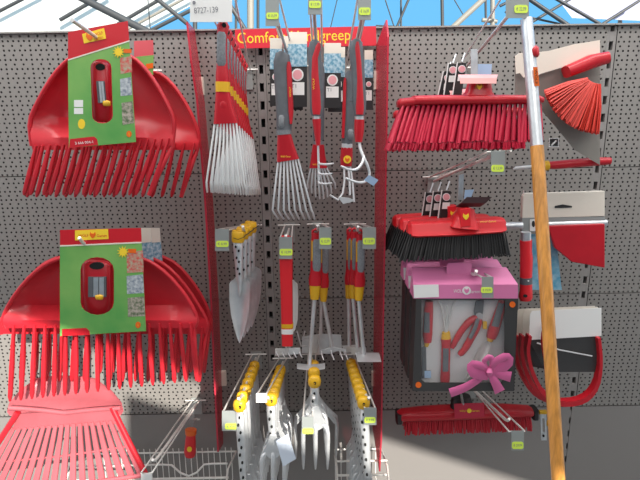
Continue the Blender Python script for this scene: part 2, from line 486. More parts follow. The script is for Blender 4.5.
def rake_grip(t, d, top, bot, hw, win, yel, rot=0):
    """red hand grip seen through the card window, with slot and yellow button"""
    g = MB().loft([(top[0], top[1], d, hw*.7, .010), (top[0], top[1]+3, d, hw, .014), (lerp(top[0], bot[0], .5), lerp(top[1], bot[1], .5), d, hw, .016), (bot[0], bot[1], d, hw*.95, .014), (bot[0], bot[1]+3, d, hw*.6, .010)], RED, 16, 2.6).build('grip', t, 50)
    MB().px(disc(top[0]-.5, top[1]+5, hw*.5, 3.6), d+.0145, .004, DARK).build('hanging_hole', g, 0, label='dark hanging hole')
    x0, y0, x1, y1, s = win
    MB().px([(x0, y0), (x1, y0), (x1+s, y1), (x0+s, y1)], d+.0172, .004, GREY).build('slot', g, 0, label='grey slot in the grip')
    for q in (.3, .62):
        MB().px([(lerp(x0, x1, q), y0+.5), (lerp(x0, x1, q+.26), y0+.5), (lerp(x0, x1, q+.26)+s, y1-.5), (lerp(x0, x1, q)+s, y1-.5)], d+.0185, .002, ALU).build('slider', g, 0, label='silver slider rail')
    MB().loft([(yel[0]-3.6, yel[1], d+.018, 2.4, .003), (yel[0], yel[1]-.3, d+.021, 2.9, .004), (yel[0]+3.6, yel[1], d+.018, 2.4, .003)], YEL, 10).build('button', g, 50, label='yellow button')
    return g

# upper pair
du, df_ = .255, .37
Rr = [(150, 72), (163, 76), (178, 92), (192, 116), (199, 138), (197, 150)]
tl = [(lerp(40, 194, k/16), 146, lerp(40, 194, k/16)-13, 197) for k in range(17)]
t = leaf_rake('rear red leaf rake of the upper pair, half hidden, reaching nearest the left divider', du, Rr, 116, tl, 197, 128)
MB().px([(134, 41), (153, 40), (153.5, 55), (134, 57)], du+.03, .0015, mat('pale red card', (.62, .10, .12), .45)).build('card_header', t, 0, label='pink red cardboard top')
MB().px([(134, 57), (153.5, 55), (153, 75), (134, 78)], du+.03, .0015, CARDG).build('card', t, 0, label='green cardboard sleeve')
MB().px([(146, 64), (153, 63), (153, 68), (146, 69)], du+.031, .0008, ORG).build('red_flash', t, 0)
Rf = [(128, 56), (138, 62), (152, 78), (166, 102), (174, 122), (172, 146)]
tf = [(lerp(36, 169, k/19), lerp(149, 141, k/19), lerp(36, 169, k/19)-lerp(12, 20, k/19), 195) for k in range(20)]
t = leaf_rake('front red leaf rake of the upper pair with the tilted green card, upper left', df_, Rf, 102, tf, 195, 121)
rake_card(t, df_+.045, [(68, 32), (127.8, 21), (136, 142), (69, 148)], (60, 41),
          stadium(90.5, 59, 111.5, 123.5, 1.5), [(82, 34), (104, 28), (106, 38.5), (84, 43.5)],
          [([(120, 58), (131.5, 56), (132, 72), (120.5, 74)], PHOTOR), ([(120, 79), (131, 77), (132, 95), (120.5, 96)], PHOTOG), ([(121.5, 103), (132.5, 101), (134, 123), (122.5, 125)], PHOTO)],
          (118.5, 52), (129, 134), 13, 1.5, False)
rake_grip(t, df_+.018, (100.5, 62), (102.5, 119), 9.2, (96, 81, 104, 103, 2), (107, 103.5))
cu = df_+.046
MB().px([(70, 139), (94, 136.5), (97, 139), (98, 145), (69, 148)], cu, .0008, CARDR).build('number_plate', t, 0, label='red flash with white number')
text('number_lettering', '3 666 004-1', 84, 142.5, cu+.0006, 2.6, WHITE, t, 4, 18)
MB().px(disc(81.5, 124, 3.6, 5), cu, .0008, YELP).build('seal', t, 0, label='round yellow seal')
MB().px(rect(74, 100, 83, 107), cu, .0008, WHITE).build('label', t, 0, label='white sticker')
MB().px(rect(74, 108, 83, 114), cu, .0008, WHITE).build('label', t, 0, label='white sticker')
# lower trio
for k, (dd, R, c0, lb) in enumerate(((.20, [(160, 256), (176, 264), (193, 283), (206, 305), (211, 322), (209, 332)], 112, 'rearmost red leaf rake of the lower three, its rim touching the left divider'),
                                     (.275, [(150, 258), (165, 265), (183, 283), (198, 305), (207, 322), (206, 334)], 104, 'middle red leaf rake of the lower three, behind the level green card'))):
    tl = [(lerp(24, R[-1][0]-4, q/14), 330, lerp(22, R[-1][0]-6, q/14)+1-2*k, 372 if k == 0 else 381) for q in range(15)]
    t = leaf_rake(lb, dd, R, c0, tl, 372, 308)
    x = 158.5-9*k
    MB().px([(x-9, 228.5), (x+1, 228.5), (x+4, 262), (x-8, 262)], dd+.03, .0015, BLUEP).build('card', t, 0, label='blue grey photo card edge')
    MB().px([(x-9, 228), (x+1, 228), (x+2, 242), (x-9, 243)], dd+.0312, .0015, CREAM).build('card_header', t, 0, label='pale grey card top')
R = [(138, 258), (152, 263), (170, 277), (187, 298), (197, 318), (194, 328)]
tf = [(lerp(14, 190.5, q/17), 328-2*q/17, lerp(10, 197, q/17), lerp(401, 380, q/17)) for q in range(18)]
t = leaf_rake('front red leaf rake of the lower three with the level green card', .365, R, 100, tf, 390, 306)
dc = .365+.045
rake_card(t, dc, [(60, 230), (141, 228), (146, 331), (60, 336)], (246, 242.5),
          stadium(80.5, 257, 114, 315, 0), [(75, 230.5), (108, 229), (108.5, 239), (75, 240.5)],
          [([(126.5, 252), (143, 250.5), (143.5, 272), (127, 273)], PHOTOR), ([(126.5, 276), (143, 274.5), (144, 293), (127, 294)], PHOTOG), ([(127.5, 298), (144, 296.5), (145, 316), (128, 317)], PHOTO)],
          (123, 252), (138, 325), 1, 0, True)
rake_grip(t, .365+.018, (97, 261), (98, 311), 14.5, (88, 277, 106, 297, 0), (99.5, 297.5))
MB().px([(62, 329), (86, 328), (89.5, 331), (90, 335), (62, 336)], dc+.001, .0008, CARDR).build('number_plate', t, 0, label='red flash at the card foot')

hook((150, 75), (72, 20), .53, 'steel hook carrying the upper leaf rakes', tipup=False)
hook((147, 262), (80, 243), .43, 'steel hook carrying the lower leaf rakes')

# slotted scoop bottom left
def scoop():
    t = thing('leaf_scoop', 'faded red slotted plastic leaf scoop lying in sunlight at bottom left', 'scoop', W(65, 440, .33))
    # dished top, rolled lip, slatted grid leaning outwards
    rows = []
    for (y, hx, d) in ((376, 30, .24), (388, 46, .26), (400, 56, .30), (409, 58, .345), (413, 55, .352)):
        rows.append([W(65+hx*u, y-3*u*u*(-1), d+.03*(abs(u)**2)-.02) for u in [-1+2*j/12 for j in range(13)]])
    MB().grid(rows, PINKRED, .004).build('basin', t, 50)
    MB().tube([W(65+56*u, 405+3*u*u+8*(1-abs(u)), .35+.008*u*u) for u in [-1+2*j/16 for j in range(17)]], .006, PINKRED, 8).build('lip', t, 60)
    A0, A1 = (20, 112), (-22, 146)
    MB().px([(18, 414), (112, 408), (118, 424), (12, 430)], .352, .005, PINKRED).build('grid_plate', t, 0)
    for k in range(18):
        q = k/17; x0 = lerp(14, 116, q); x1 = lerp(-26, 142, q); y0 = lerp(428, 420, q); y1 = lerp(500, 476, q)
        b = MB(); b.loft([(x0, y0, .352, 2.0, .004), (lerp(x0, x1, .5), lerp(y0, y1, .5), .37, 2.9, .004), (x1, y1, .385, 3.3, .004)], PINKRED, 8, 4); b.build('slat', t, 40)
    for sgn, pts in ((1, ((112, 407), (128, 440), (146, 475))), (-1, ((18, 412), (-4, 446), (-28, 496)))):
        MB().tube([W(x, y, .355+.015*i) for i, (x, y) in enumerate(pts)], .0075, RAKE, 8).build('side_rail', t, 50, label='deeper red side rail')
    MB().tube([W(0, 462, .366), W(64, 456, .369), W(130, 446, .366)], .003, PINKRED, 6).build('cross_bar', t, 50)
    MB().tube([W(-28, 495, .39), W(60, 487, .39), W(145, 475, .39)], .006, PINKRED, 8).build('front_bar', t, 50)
scoop()

# ------------------------------------------------- fan brooms with grey grip
t0, HB, HT = hook((246, 74), (219, 23), .44, 'long steel hook carrying the stack of red fan rakes', plate=(190, -22, 232, 22), white=True, pd=.455)
p = [c for c in children(t0) if c.name.startswith('price_plate')][0]
p['label'] = 'white price card with printed number'
text('card_lettering', '8727-139', 206, 10, .4575, 5.5, INKG, p, 2, 24)
MB().px(disc(194, 2.5, 1.6, 1.8), .457, .0006, INKG).build('print_mark', p, 0)
dR = .43
FTOP = W(220, 24, dR)
def fan_rake():
    t = thing('fan_rake', 'front red and grey fan rake of the tall stack beside the white price card', 'rake', FTOP, 'fan rakes stacked under the white price card')
    MB().loft([(223.4, 22, dR, 4, .006), (223.2, 26, dR, 6.6, .009), (222.4, 34, dR, 5.0, .0095), (222, 52, dR, 4.9, .0095), (222.2, 66, dR, 5.6, .010), (222.5, 76, dR, 6.8, .0115), (222.8, 83, dR, 6.6, .0105)], RED, 14, 2.6).build('grip', t, 50)
    MB().loft([(221.8, 32, dR+.0055, 3.4, .005), (221.6, 35, dR+.0065, 4.6, .006), (221.2, 50, dR+.0065, 4.5, .006), (221.4, 63, dR+.0065, 4.8, .006), (221.6, 66, dR+.0055, 3.6, .005)], LGREY, 12, 3).build('grip_pad', t, 50, label='grey ribbed grip pad')
    MB().px(disc(224, 25, 2.2, 2.6), dR+.0095, .002, DARK).build('hanging_hole', t, 0)
    MB().loft([(222.8, 82, dR, 7.2, .012), (223, 92, dR, 7.2, .012)], YEL, 14, 3).build('collar', t, 40, label='yellow collar')
    MB().loft([(223, 91.5, dR, 7.0, .011), (223.6, 104, dR, 8.5, .0095), (225, 118, dR, 11, .007), (225.5, 123.5, dR, 12, .006)], RED, 16, 3).build('head', t, 40)
    MB().loft([(223, 100, dR+.0075, 2, .002), (223.2, 104, dR+.008, 4, .003), (223.4, 109, dR+.0065, 3.4, .002)], RED, 10).build('emboss', t, 50)
    for k in range(8):
        q = k/7; x0 = lerp(215, 236, q); x1 = lerp(206.5, 244.5, q); x2 = x1+lerp(.2, 1.4, q); yb = 3*q
        b = MB(); b.tube([W(x0, 122, dR), W(lerp(x0, x1, .5), 152, dR+.004), W(x1, 182+yb, dR+.004), W(x2, 186+yb, dR), W(x2+.6, 192+yb, dR-.022)], [.0021, .0021, .0021, .0022, .002], WTINE, 7); b.build('tine', t, 60)
    return t
f0 = fan_rake()
dv = (HB-HT)
for k in range(1, 8):
    dup(f0, dv*(k*.104), ORD[k]+' fan rake from the front in the stack under the white price card')

# ------------------------------------------------------- comfort hand tools
hA = hook((290, 62), (275, 14), .44, 'steel hook carrying the large grey handled fan broom', plate=(265.5, -8, 279, 26), lab=(266.5, 12.5, 278.5, 19), price='€ 15,99')
hB = hook((318, 70), (314, 12), .44, 'steel hook carrying the three pronged cultivator under the sign', plate=(308, -16, 322, 14.5), lab=(309, 1, 321, 8), price='€ 17,99')
hC = hook((350, 72), (362, 18), .44, 'steel hook carrying the curved claw tool at the right of the sign', plate=(358, -10, 371, 20), lab=(359, 7.5, 370.5, 15), price='€ 16,99')
def product_card(x0, y0, x1, y1, d, label, slim=False):
    t = thing('product_card', label, 'card', W(x0, y0, d), 'black hang cards of the comfort tools')
    h = y1-y0
    MB().px([(x0+1, y0), (x1-1, y0), (x1, y0+2), (x1, y1), (x0, y1), (x0, y0+2)], d, .0015, BLACK).build('card', t, 0)
    MB().px(rect(x0, y0, x1, y0+h*.16), d+.0008, .0008, CREAM).build('cream_header', t, 0, label='cream card top')
    MB().px(rect(x0, y0+h*.16, x1, y0+h*.46), d+.0008, .0008, BLUEP).build('picture', t, 0, label='blue photo of tool')
    cx = lerp(x0, x1, .5); r = (x1-x0)*.32
    MB().px(disc(cx, y0+h*.57, r, r*1.05), d+.0008, .0008, WHITE).build('round_seal', t, 0, label='round white and pink seal')
    MB().px(disc(cx, y0+h*.57, r*.75, r*.8), d+.0014, .0008, PROSE).build('seal_centre', t, 0)
    MB().px(rect(lerp(x0, x1, .12), y0+h*.67, lerp(x0, x1, .86), y0+h*.84), d+.0008, .0008, WHITE).build('label', t, 0, label='white barcode sticker')
    text('lettering', 'T1', lerp(x0, x1, .3), y0+h*.72, d+.0018, h*.05, INKG, t)
    return t
product_card(288, 32, 307, 107, .17, 'front black hang card with blue photo beside the large fan broom handle')
product_card(284, 36, 303, 110, .13, 'rear black hang card behind the first blue photo card')
product_card(270, 38, 282, 106, .20, 'grey edged hang card half hidden left of the large fan broom handle')
product_card(324, 43, 341, 108, .17, 'front black hang card with blue photo between the two cultivators')
product_card(328, 47, 345, 112, .13, 'rear black hang card behind the card between the cultivators')
product_card(364.5, 50, 373, 110, .16, 'narrow hang card half hidden beside the claw tool and the red divider')

def comfort_grip(t, st, stripe, d, logo=None, button=None):
    MB().loft([(x, y, d, w, .011) for x, y, w in st], GREY, 16, 2.4).build('grip', t, 50, label='charcoal soft grip')
    b = MB(); b.loft([(x, y, d+.007, w, .0062) for x, y, w in stripe], RED, 12, 2.4); g = b.build('grip_stripe', t, 50, label='red stripe down the grip')
    if logo: text('brand_lettering', 'WOLF', logo[0], logo[1], d+.0142, 1.8, YELP, t, 90, logo[2]*.6)
    if button: MB().loft([(button[0], button[1], d+.0085, 1.6, .004), (button[0], button[1]+2, d+.010, 3.0, .005), (button[0], button[2]-2, d+.010, 3.0, .005), (button[0], button[2], d+.0085, 1.6, .004)], LGREY, 12, 3).build('button', t, 50)

# A: big fan broom
dA = .41
t = thing('fan_rake', 'large fan rake with long charcoal grip hanging in front under the red sign', 'rake', W(282, 52, dA))
comfort_grip(t, [(283, 52, 3), (282.5, 54, 7), (281.8, 62, 8.4), (282.3, 80, 8.2), (283.5, 100, 8), (284.3, 118, 8), (284, 131, 7.4)],
             [(289, 62, 1.5), (289, 68, 2.6), (290, 90, 2.8), (291, 112, 2.6), (291, 124, 1.2)], dA, (290.2, 92, 16), (281.5, 115, 128))
MB().loft([(283.6, 130, dA, 7.6, .012), (284, 134.5, dA, 7.4, .012)], LGREY, 14, 3).build('ferrule', t, 40)
MB().loft([(284.2, 134, dA, 6.8, .0115), (285.5, 146, dA, 8.6, .009), (288, 160.5, dA, 11.3, .0065)], RED, 16, 3).build('head', t, 40)
text('brand_lettering', 'WOLF-Garten', 285.5, 156.5, dA+.009, 2.0, YELP, t, 0, 10)
for k in range(8):
    q = k/7; x0 = lerp(278.5, 298, q); x1 = lerp(272.5, 311.5, q)
    MB().tube([W(x0, 159, dA), W(lerp(x0, x1, .5), 184, dA+.006), W(x1, 210, dA+.008), W(x1+1.5, 213, dA+.004), W(x1+lerp(6, 3, q), 219, dA-.03)], .0022, TINE, 7).build('tine', t, 60)
# B: cultivator
dB = .42
t = thing('hand_cultivator', 'three pronged hand cultivator with red and charcoal grip in the middle under the sign', 'cultivator', W(315, 40, dB))
comfort_grip(t, [(316, 40.5, 3), (315.5, 43, 5.8), (314.5, 50, 6.6), (315, 66, 6.6), (316, 84, 6.6), (316.8, 100, 7), (316.6, 112, 6.4), (316.4, 116, 5)],
             [(319, 43, 1.2), (318, 47, 2.8), (315, 58, 3.2), (315, 75, 3.8), (316, 92, 4.6), (316.5, 108, 4.8), (316.4, 114.5, 3.8)], dB, (313.6, 84, 18))
MB().loft([(316.4, 115, dB, 4, .010), (316.6, 119.5, dB, 3.8, .010)], STEEL, 12).build('ferrule', t, 40)
MB().loft([(316.6, 119, dB, 4.4, .0105), (317.4, 132, dB, 3.4, .008), (318.2, 145.5, dB, 2.2, .006)], RED, 14).build('neck', t, 40)
MB().tube([W(318, 144, dB), W(318.6, 164, dB), W(319, 180, dB)], .0024, TINE, 8).build('shank', t, 60)
for (y, dx) in ((164, 14.5), (174, 13), (183.5, 13)):
    MB().tube([W(318.7, y-2, dB), W(319.6, y, dB+.012), W(320+dx*.5, y+.4, dB+.035), W(319+dx, y-.6, dB+.045)], [.0023, .0023, .0022, .0014], TINE, 7).build('prong', t, 60)
# C: claw
t = thing('hand_claw', 'curved claw tool with blue paper tag and red striped grip next to the red divider', 'claw', W(358, 40, dB))
comfort_grip(t, [(357, 39.5, 3), (356.5, 42, 6), (356, 50, 7), (357.5, 66, 6.8), (358.5, 84, 6.8), (359.3, 100, 7), (359.5, 112, 6.3), (359.5, 116, 5)],
             [(357.4, 42, 1.4), (357.2, 48, 2.6), (358.6, 62, 2.8), (359.6, 80, 3.0), (359.8, 96, 3.8), (359.8, 108, 4.4), (359.6, 114.5, 3.8)], dB)
MB().px([(354, 94), (349.5, 99), (349, 101), (355, 102)], dB+.004, .008, GREY).build('thumb_rest', t, 0, bevel=.001)
MB().loft([(359.5, 115, dB, 4.8, .010), (359.5, 120, dB, 4.6, .010)], STEEL, 12).build('ferrule', t, 40)
MB().loft([(359.4, 119.5, dB, 5.0, .0105), (359, 132, dB, 4.8, .009), (358.6, 142, dB, 3.4, .007)], RED, 14).build('neck', t, 40)
MB().tube([W(*q) for q in path([(359, 141, dB), (360.5, 149, dB+.004), (364, 158, dB+.01), (368, 167, dB+.012), (369.5, 175, dB+.01), (366, 181, dB+.02), (359, 182.5, dB+.035), (350, 180, dB+.045), (346, 178, dB+.05)], 22)], [.0034]*8+[.003]*8+[.0026]*5+[.0015], TINE, 8).build('claw', t, 60)
MB().tube([W(*q) for q in path([(364, 156, dB+.008), (362, 163, dB+.02), (357, 169, dB+.03), (349, 169.5, dB+.04), (341, 166, dB+.05)], 14)], [.003]*8+[.0026]*5+[.0015], TINE, 8).build('claw', t, 60)
MB().prism([W(364, 180, dB+.03), W(369, 175, dB+.03), W(378.5, 180, dB+.015), W(373.5, 186, dB+.015)], (0, .001, 0), BLUEL).build('paper_tag', t, 0, label='pale blue paper tag')
# behind B: small fan
dS = .27
t = thing('fan_rake', 'small red fan rake hanging behind the three pronged cultivator', 'rake', W(318, 110, dS))
MB().loft([(319, 62, dS, 4, .008), (318.6, 70, dS, 6, .010), (318.4, 110, dS, 6, .010), (318.4, 140, dS, 5.4, .010)], GREY, 14).build('grip', t, 50, label='charcoal soft grip')
MB().loft([(318.4, 141, dS, 5.2, .010), (318.4, 145, dS, 5.2, .010)], LGREY, 12).build('ferrule', t, 40)
MB().loft([(318.4, 144.5, dS, 5.6, .010), (318.3, 155, dS, 7, .008), (318.3, 168, dS, 9, .006)], RED, 14, 3).build('head', t, 40)
text('brand_lettering', 'WOLF', 316, 164.5, dS+.008, 1.6, YELP, t, 0, 7)
for k in range(8):
    q = k/7; x0 = lerp(311, 326, q); x1 = lerp(307.5, 335, q)
    MB().tube([W(x0, 167, dS), W(x1, 183+9*math.sin(q*3.1), dS), W(x1+.5, 188+11*math.sin(q*3.1), dS-.015)], .0022, TINE, 7).build('tine', t, 60)
# behind C
dG = .30
t = thing('hand_hoe', 'dark gripped forked hoe with round orange badge behind the claw tool', 'hoe', W(349, 72, dG))
comfort_grip(t, [(350, 71, 2.5), (350, 74, 4.8), (349.5, 90, 5.4), (348.5, 115, 6), (347.6, 135, 6), (347, 144, 5.4)],
             [(345, 78, 1), (344.8, 84, 1.6), (344, 110, 1.8), (343, 138, 1.4)], dG, None, (350.5, 129, 140))
MB().loft([(347, 143.5, dG, 5.6, .011), (346.8, 148, dG, 5.6, .011)], STEEL, 12, 3).build('ferrule', t, 40)
MB().loft([(346.8, 147.5, dG, 5.8, .011), (346.4, 158, dG, 6.2, .010), (346, 166, dG, 5.6, .008)], RED, 14, 3).build('head', t, 40)
MB().px(disc(347.3, 159.5, 3.9, 4.0), dG+.0105, .002, YELP).build('badge', t, 0, label='round yellow badge')
MB().px(wolf(347.3, 159.7, 2.6), dG+.0112, .001, ORG).build('badge_emblem', t, 0)
for (pts) in ([(344, 165), (344.5, 180), (343, 193), (338, 200), (330, 195)], [(348, 165), (349.5, 180), (350, 195)], [(350, 165), (352.5, 182), (354, 202)]):
    MB().tube([W(x, y, dG+.006*i) for i, (x, y) in enumerate(pts)], .0026, TINE, 8).build('prong', t, 60)
MB().px([(338, 197), (349, 198), (355, 200.5), (350, 202.5), (343, 204)], dG+.02, .003, TINE).build('blade', t, 0)

# --------------------------------------------------------------- trowels
h, tB, tT = hook((251, 229), (243, 231), .27, 'steel hook carrying the stack of zinc trowels', plate=(215, 229, 229, 251), lab=(216, 241, 228.5, 247), price='€ 8,99')
def perforated(b, st, d, M, holes):
    """U shaped sheet steel handle with a bent profile; holes as dark inset discs"""
    rows = []
    for (x, y, w) in st:
        rows.append([W(x+w*math.sin(a), y, d+.010*math.cos(a)-.010) for a in [-1.9+3.8*j/10 for j in range(11)]])
    b.grid(rows, M)
dT = .262
def trowel():
    t = thing('garden_trowel', 'front zinc trowel of the stack with yellow collar', 'trowel', W(239, 230, dT), 'zinc trowels on one hook')
    b = MB(); perforated(b, [(238, 236, 5.6), (238.3, 250, 5.0), (239, 268, 3.8), (239.5, 279, 3.4), (239.6, 290, 2.0), (239.5, 297, .6)], dT+.006, STEEL, None)
    o = b.build('handle', t, 60); s = o.modifiers.new('s', 'SOLIDIFY'); s.thickness = .0012
    c = MB()
    for k, (x, y) in enumerate(((235.6, 247), (238.6, 251), (236.4, 258), (238.8, 262), (237.6, 269), (239.4, 274))): c.px(disc(x, y, 1.0, 1.3, 10), dT+.0085, .004, DARK)
    c.build('hole_row', t, 0)
    b = MB(); b.loft([(238.3, 231, dT, 5.8, .010), (238.1, 233, dT, 6.6, .012), (238, 240, dT, 6.4, .012), (238, 242, dT, 5.8, .011)], YEL, 14, 3); b.build('collar', t, 40, label='yellow collar')
    rows = []
    for (y, w) in ((279, 5), (281, 8.5), (283.5, 10.3), (300, 10.2), (315, 8.6), (328, 5.6), (338, 2.4), (343, .4)):
        rows.append([W(239.6+w*u, y, dT+.004-.012*(1-u*u)*min(1, w/8)) for u in [-1+2*j/10 for j in range(11)]])
    o = MB().grid(rows, STEEL, .0012).build('blade', t, 60)
    MB().tube([W(233.5, 238, dT+.014), W(238, 239.5, dT+.018), W(243, 237.5, dT+.014), W(250, 232.5, dT-.02)], .0008, INK, 6).build('hanging_loop', t, 60, label='black cord loop')
    return t
f = trowel()
for k in range(1, 4): dup(f, V((.007*k, .030*k, .002*k)), ORD[k]+' zinc trowel from the front on its hook')

# --------------------------------------------------------- red handle tool
hook((289, 229), (286, 240), .25, 'steel hook carrying the flat red handled hand rake', plate=(279, 237, 292.5, 259), lab=(279.5, 249, 292.5, 255.5), price='€ 10,99')
dH = .24
t = thing('hand_rake', 'hand rake with flat red handle and yellow band, beneath the second price plate', 'rake', W(286, 236, dH))
MB().loft([(285, 236, dH, 4, .008), (285.3, 240, dH, 6.2, .010), (285.8, 258, dH, 6.4, .010), (286.8, 300, dH, 6.0, .010), (287.4, 345, dH, 5.6, .010)], BRED, 14, 4).build('handle', t, 40)
MB().loft([(287.3, 323, dH, 6.1, .0106), (287.35, 327, dH, 6.1, .0106)], YEL, 14, 4).build('band', t, 40, label='yellow band')
MB().loft([(287.35, 328, dH, 6.05, .0104), (287.4, 333, dH, 6.05, .0104)], WHITE, 14, 4).build('band', t, 40, label='white printed band')
for x in (286.3, 289.3): MB().tube([W(x, 344, dH), W(x, 352, dH)], .0034, STEEL, 8).build('shank', t, 50)
MB().px([(275, 349), (300, 348), (301, 354), (275, 356)], dH+.002, .004, STEEL).build('rake_bar', t, 0, bevel=.001)
for k in range(5):
    x = 276+k*5.8
    MB().tube([W(x, 352, dH), W(x+1.5, 355, dH+.015), W(x+3, 357.5, dH+.03)], [.0022, .002, .0012], STEEL, 6).build('prong', t, 50)
# white scoop behind
dZ = .16
t = thing('hand_scoop', 'white lacquered hand scoop hanging behind the flat red handle', 'scoop', W(290, 235, dZ))
MB().loft([(289, 236, dZ, 4, .008), (289, 280, dZ, 4, .008)], RED, 12).build('handle', t, 40)
rows = []
for (y, w) in ((280, 4), (284, 8), (300, 8.6), (320, 8), (330, 5.5), (334, 2)):
    rows.append([W(289.6+w*u, y, dZ+.016*u*u) for u in [-1+2*j/8 for j in range(9)]])
MB().grid(rows, WTINE, .0015).build('blade', t, 60)

# ------------------------------------------------------ long shafted hoes
hook((318, 228), (318, 230), .25, 'steel hook carrying the pair of yellow ferruled hoes', plate=(319, 227.5, 331.5, 249), lab=(319.8, 238, 331, 244.8), price='€ 12,99')
hook((355, 228), (358, 231), .25, 'steel hook carrying three small hoes beside the red divider', plate=(362.5, 227.5, 376, 249), lab=(363, 238, 375, 244.5), price='€ 12,99')
def shaft_tool(name, label, cat, d, x, y0, dx, yend, xend, s=1.0, group='small hoes with yellow ferrules'):
    t = thing(name, label, cat, W(x, y0, d), group)
    MB().tube([W(x-3*s, y0+4, d), W(x-3*s, y0, d), W(x, y0-2, d), W(x+3*s, y0, d), W(x+3*s, y0+4, d)], .0035, RED, 8).build('hanging_eye', t, 50)
    MB().loft([(x, y0+2, d, 3.6*s, .008), (x+.2, y0+8, d, 4.8*s, .010), (x, y0+24, d, 4.6*s, .0095), (x-.3, y0+40, d, 5*s, .010), (x-.5, y0+48, d, 6.4*s, .0115), (x-.6, y0+54, d, 6.0*s, .011)], RED, 14).build('grip', t, 50)
    MB().loft([(x+1.1, y0+8, d+.006, 3.2*s, .004), (x+1.1, y0+12, d+.0065, 4.3*s, .0055), (x+.9, y0+36, d+.0065, 4.2*s, .0055), (x+.6, y0+40, d+.006, 3*s, .004)], LGREY, 12, 3).build('grip_pad', t, 50, label='grey grip pad')
    MB().px(rect(x-4.2*s, y0+10, x-3.0*s, y0+30), d+.0085, .004, YEL).build('grip_stripe', t, 0, label='yellow stripe')
    MB().loft([(x-.6, y0+53.5, d, 5.6*s, .0105), (x-1, y0+62, d, 4.8*s, .0095), (x-1.2, y0+68, d, 4.0*s, .008)], YEL, 14).build('ferrule', t, 40, label='yellow ferrule')
    MB().tube([W(x-1.2, y0+67, d), W(xend, yend, d)], .0058, STEEL, 10).build('shaft', t, 60)
    return t
dq = .225
t = shaft_tool('hand_hoe', 'small hoe with curved blade, front one of the yellow ferruled pair', 'hoe', dq, 315.8, 231, 0, 366, 309.3, 1.05)
b = MB(); b.grid([[W(x, y+1.2*math.sin((x-297)/28*3.14)-1, dq+z) for x in range(297, 326, 4)] for (y, z) in ((364.5, .004), (366.5, .03), (370, .045))], STEEL, .0025); b.build('blade', t, 40)
t = shaft_tool('hand_cultivator', 'small four pronged cultivator, rear one of the yellow ferruled pair', 'cultivator', .15, 324.5, 233, 0, 347, 332, .8)
MB().px([(320, 351), (332, 347), (346, 349.5), (346, 352), (333, 351), (322, 354)], .152, .005, STEEL).build('head', t, 0, bevel=.001)
for (x, ex) in ((321, 323.5), (331, 334), (340, 343), (345, 348)):
    MB().tube([W(x, 351, .15), W(x+.6, 354, .165), W(ex, 360, .18)], [.0028, .0026, .0014], STEEL, 6).build('prong', t, 50)
t = thing('weeding_hoe', 'wide grey plate hoe hanging behind the yellow ferruled pair', 'hoe', W(321, 300, .09))
MB().tube([W(321, 236, .09), W(321, 336, .09)], .005, STEEL, 10).build('shaft', t, 60)
MB().px([(302, 337), (322, 334), (341, 335), (342, 349), (330, 354), (302, 353)], .095, .003, STEEL).build('blade', t, 0)
for xs in ((297, 331, 301, 346, 306, 346), (305, 331, 303, 339, 310, 338), (320, 325, 319, 342, 318, 354)):
    MB().tube([W(xs[0], xs[1], .11), W(xs[2], xs[3], .11), W(xs[4], xs[5], .10)], .0022, STEEL, 6).build('prong', t, 50)
MB().loft([(321, 236, .09, 4, .008), (321, 280, .09, 5, .009)], RED, 12).build('grip', t, 50)
t = shaft_tool('hand_hoe', 'front hoe of the three hanging beside the red divider', 'hoe', dq, 360, 232, 0, 354, 363.5, .92)
b = MB(); b.grid([[W(x+k*1.2, y, dq+z) for x in (355, 363, 371, 379)] for k, (y, z) in enumerate(((353, -.005), (356.5, .015), (362, .035)))], STEEL, .0025); b.build('blade', t, 30)
for k, (x, d, xe, ye) in enumerate(((354.3, .175, 357.5, 348), (349.8, .125, 349.3, 346))):
    t = shaft_tool('hand_hoe', ('second' if k == 0 else 'rearmost')+' hoe of the three hanging beside the red divider', 'hoe', d, x, 230, 0, ye, xe, .82-.08*k)
    MB().px([(xe-7, ye), (xe+8, ye-1), (xe+9, ye+6), (xe-6, ye+7)], d+.004, .003, STEEL).build('blade', t, 0)

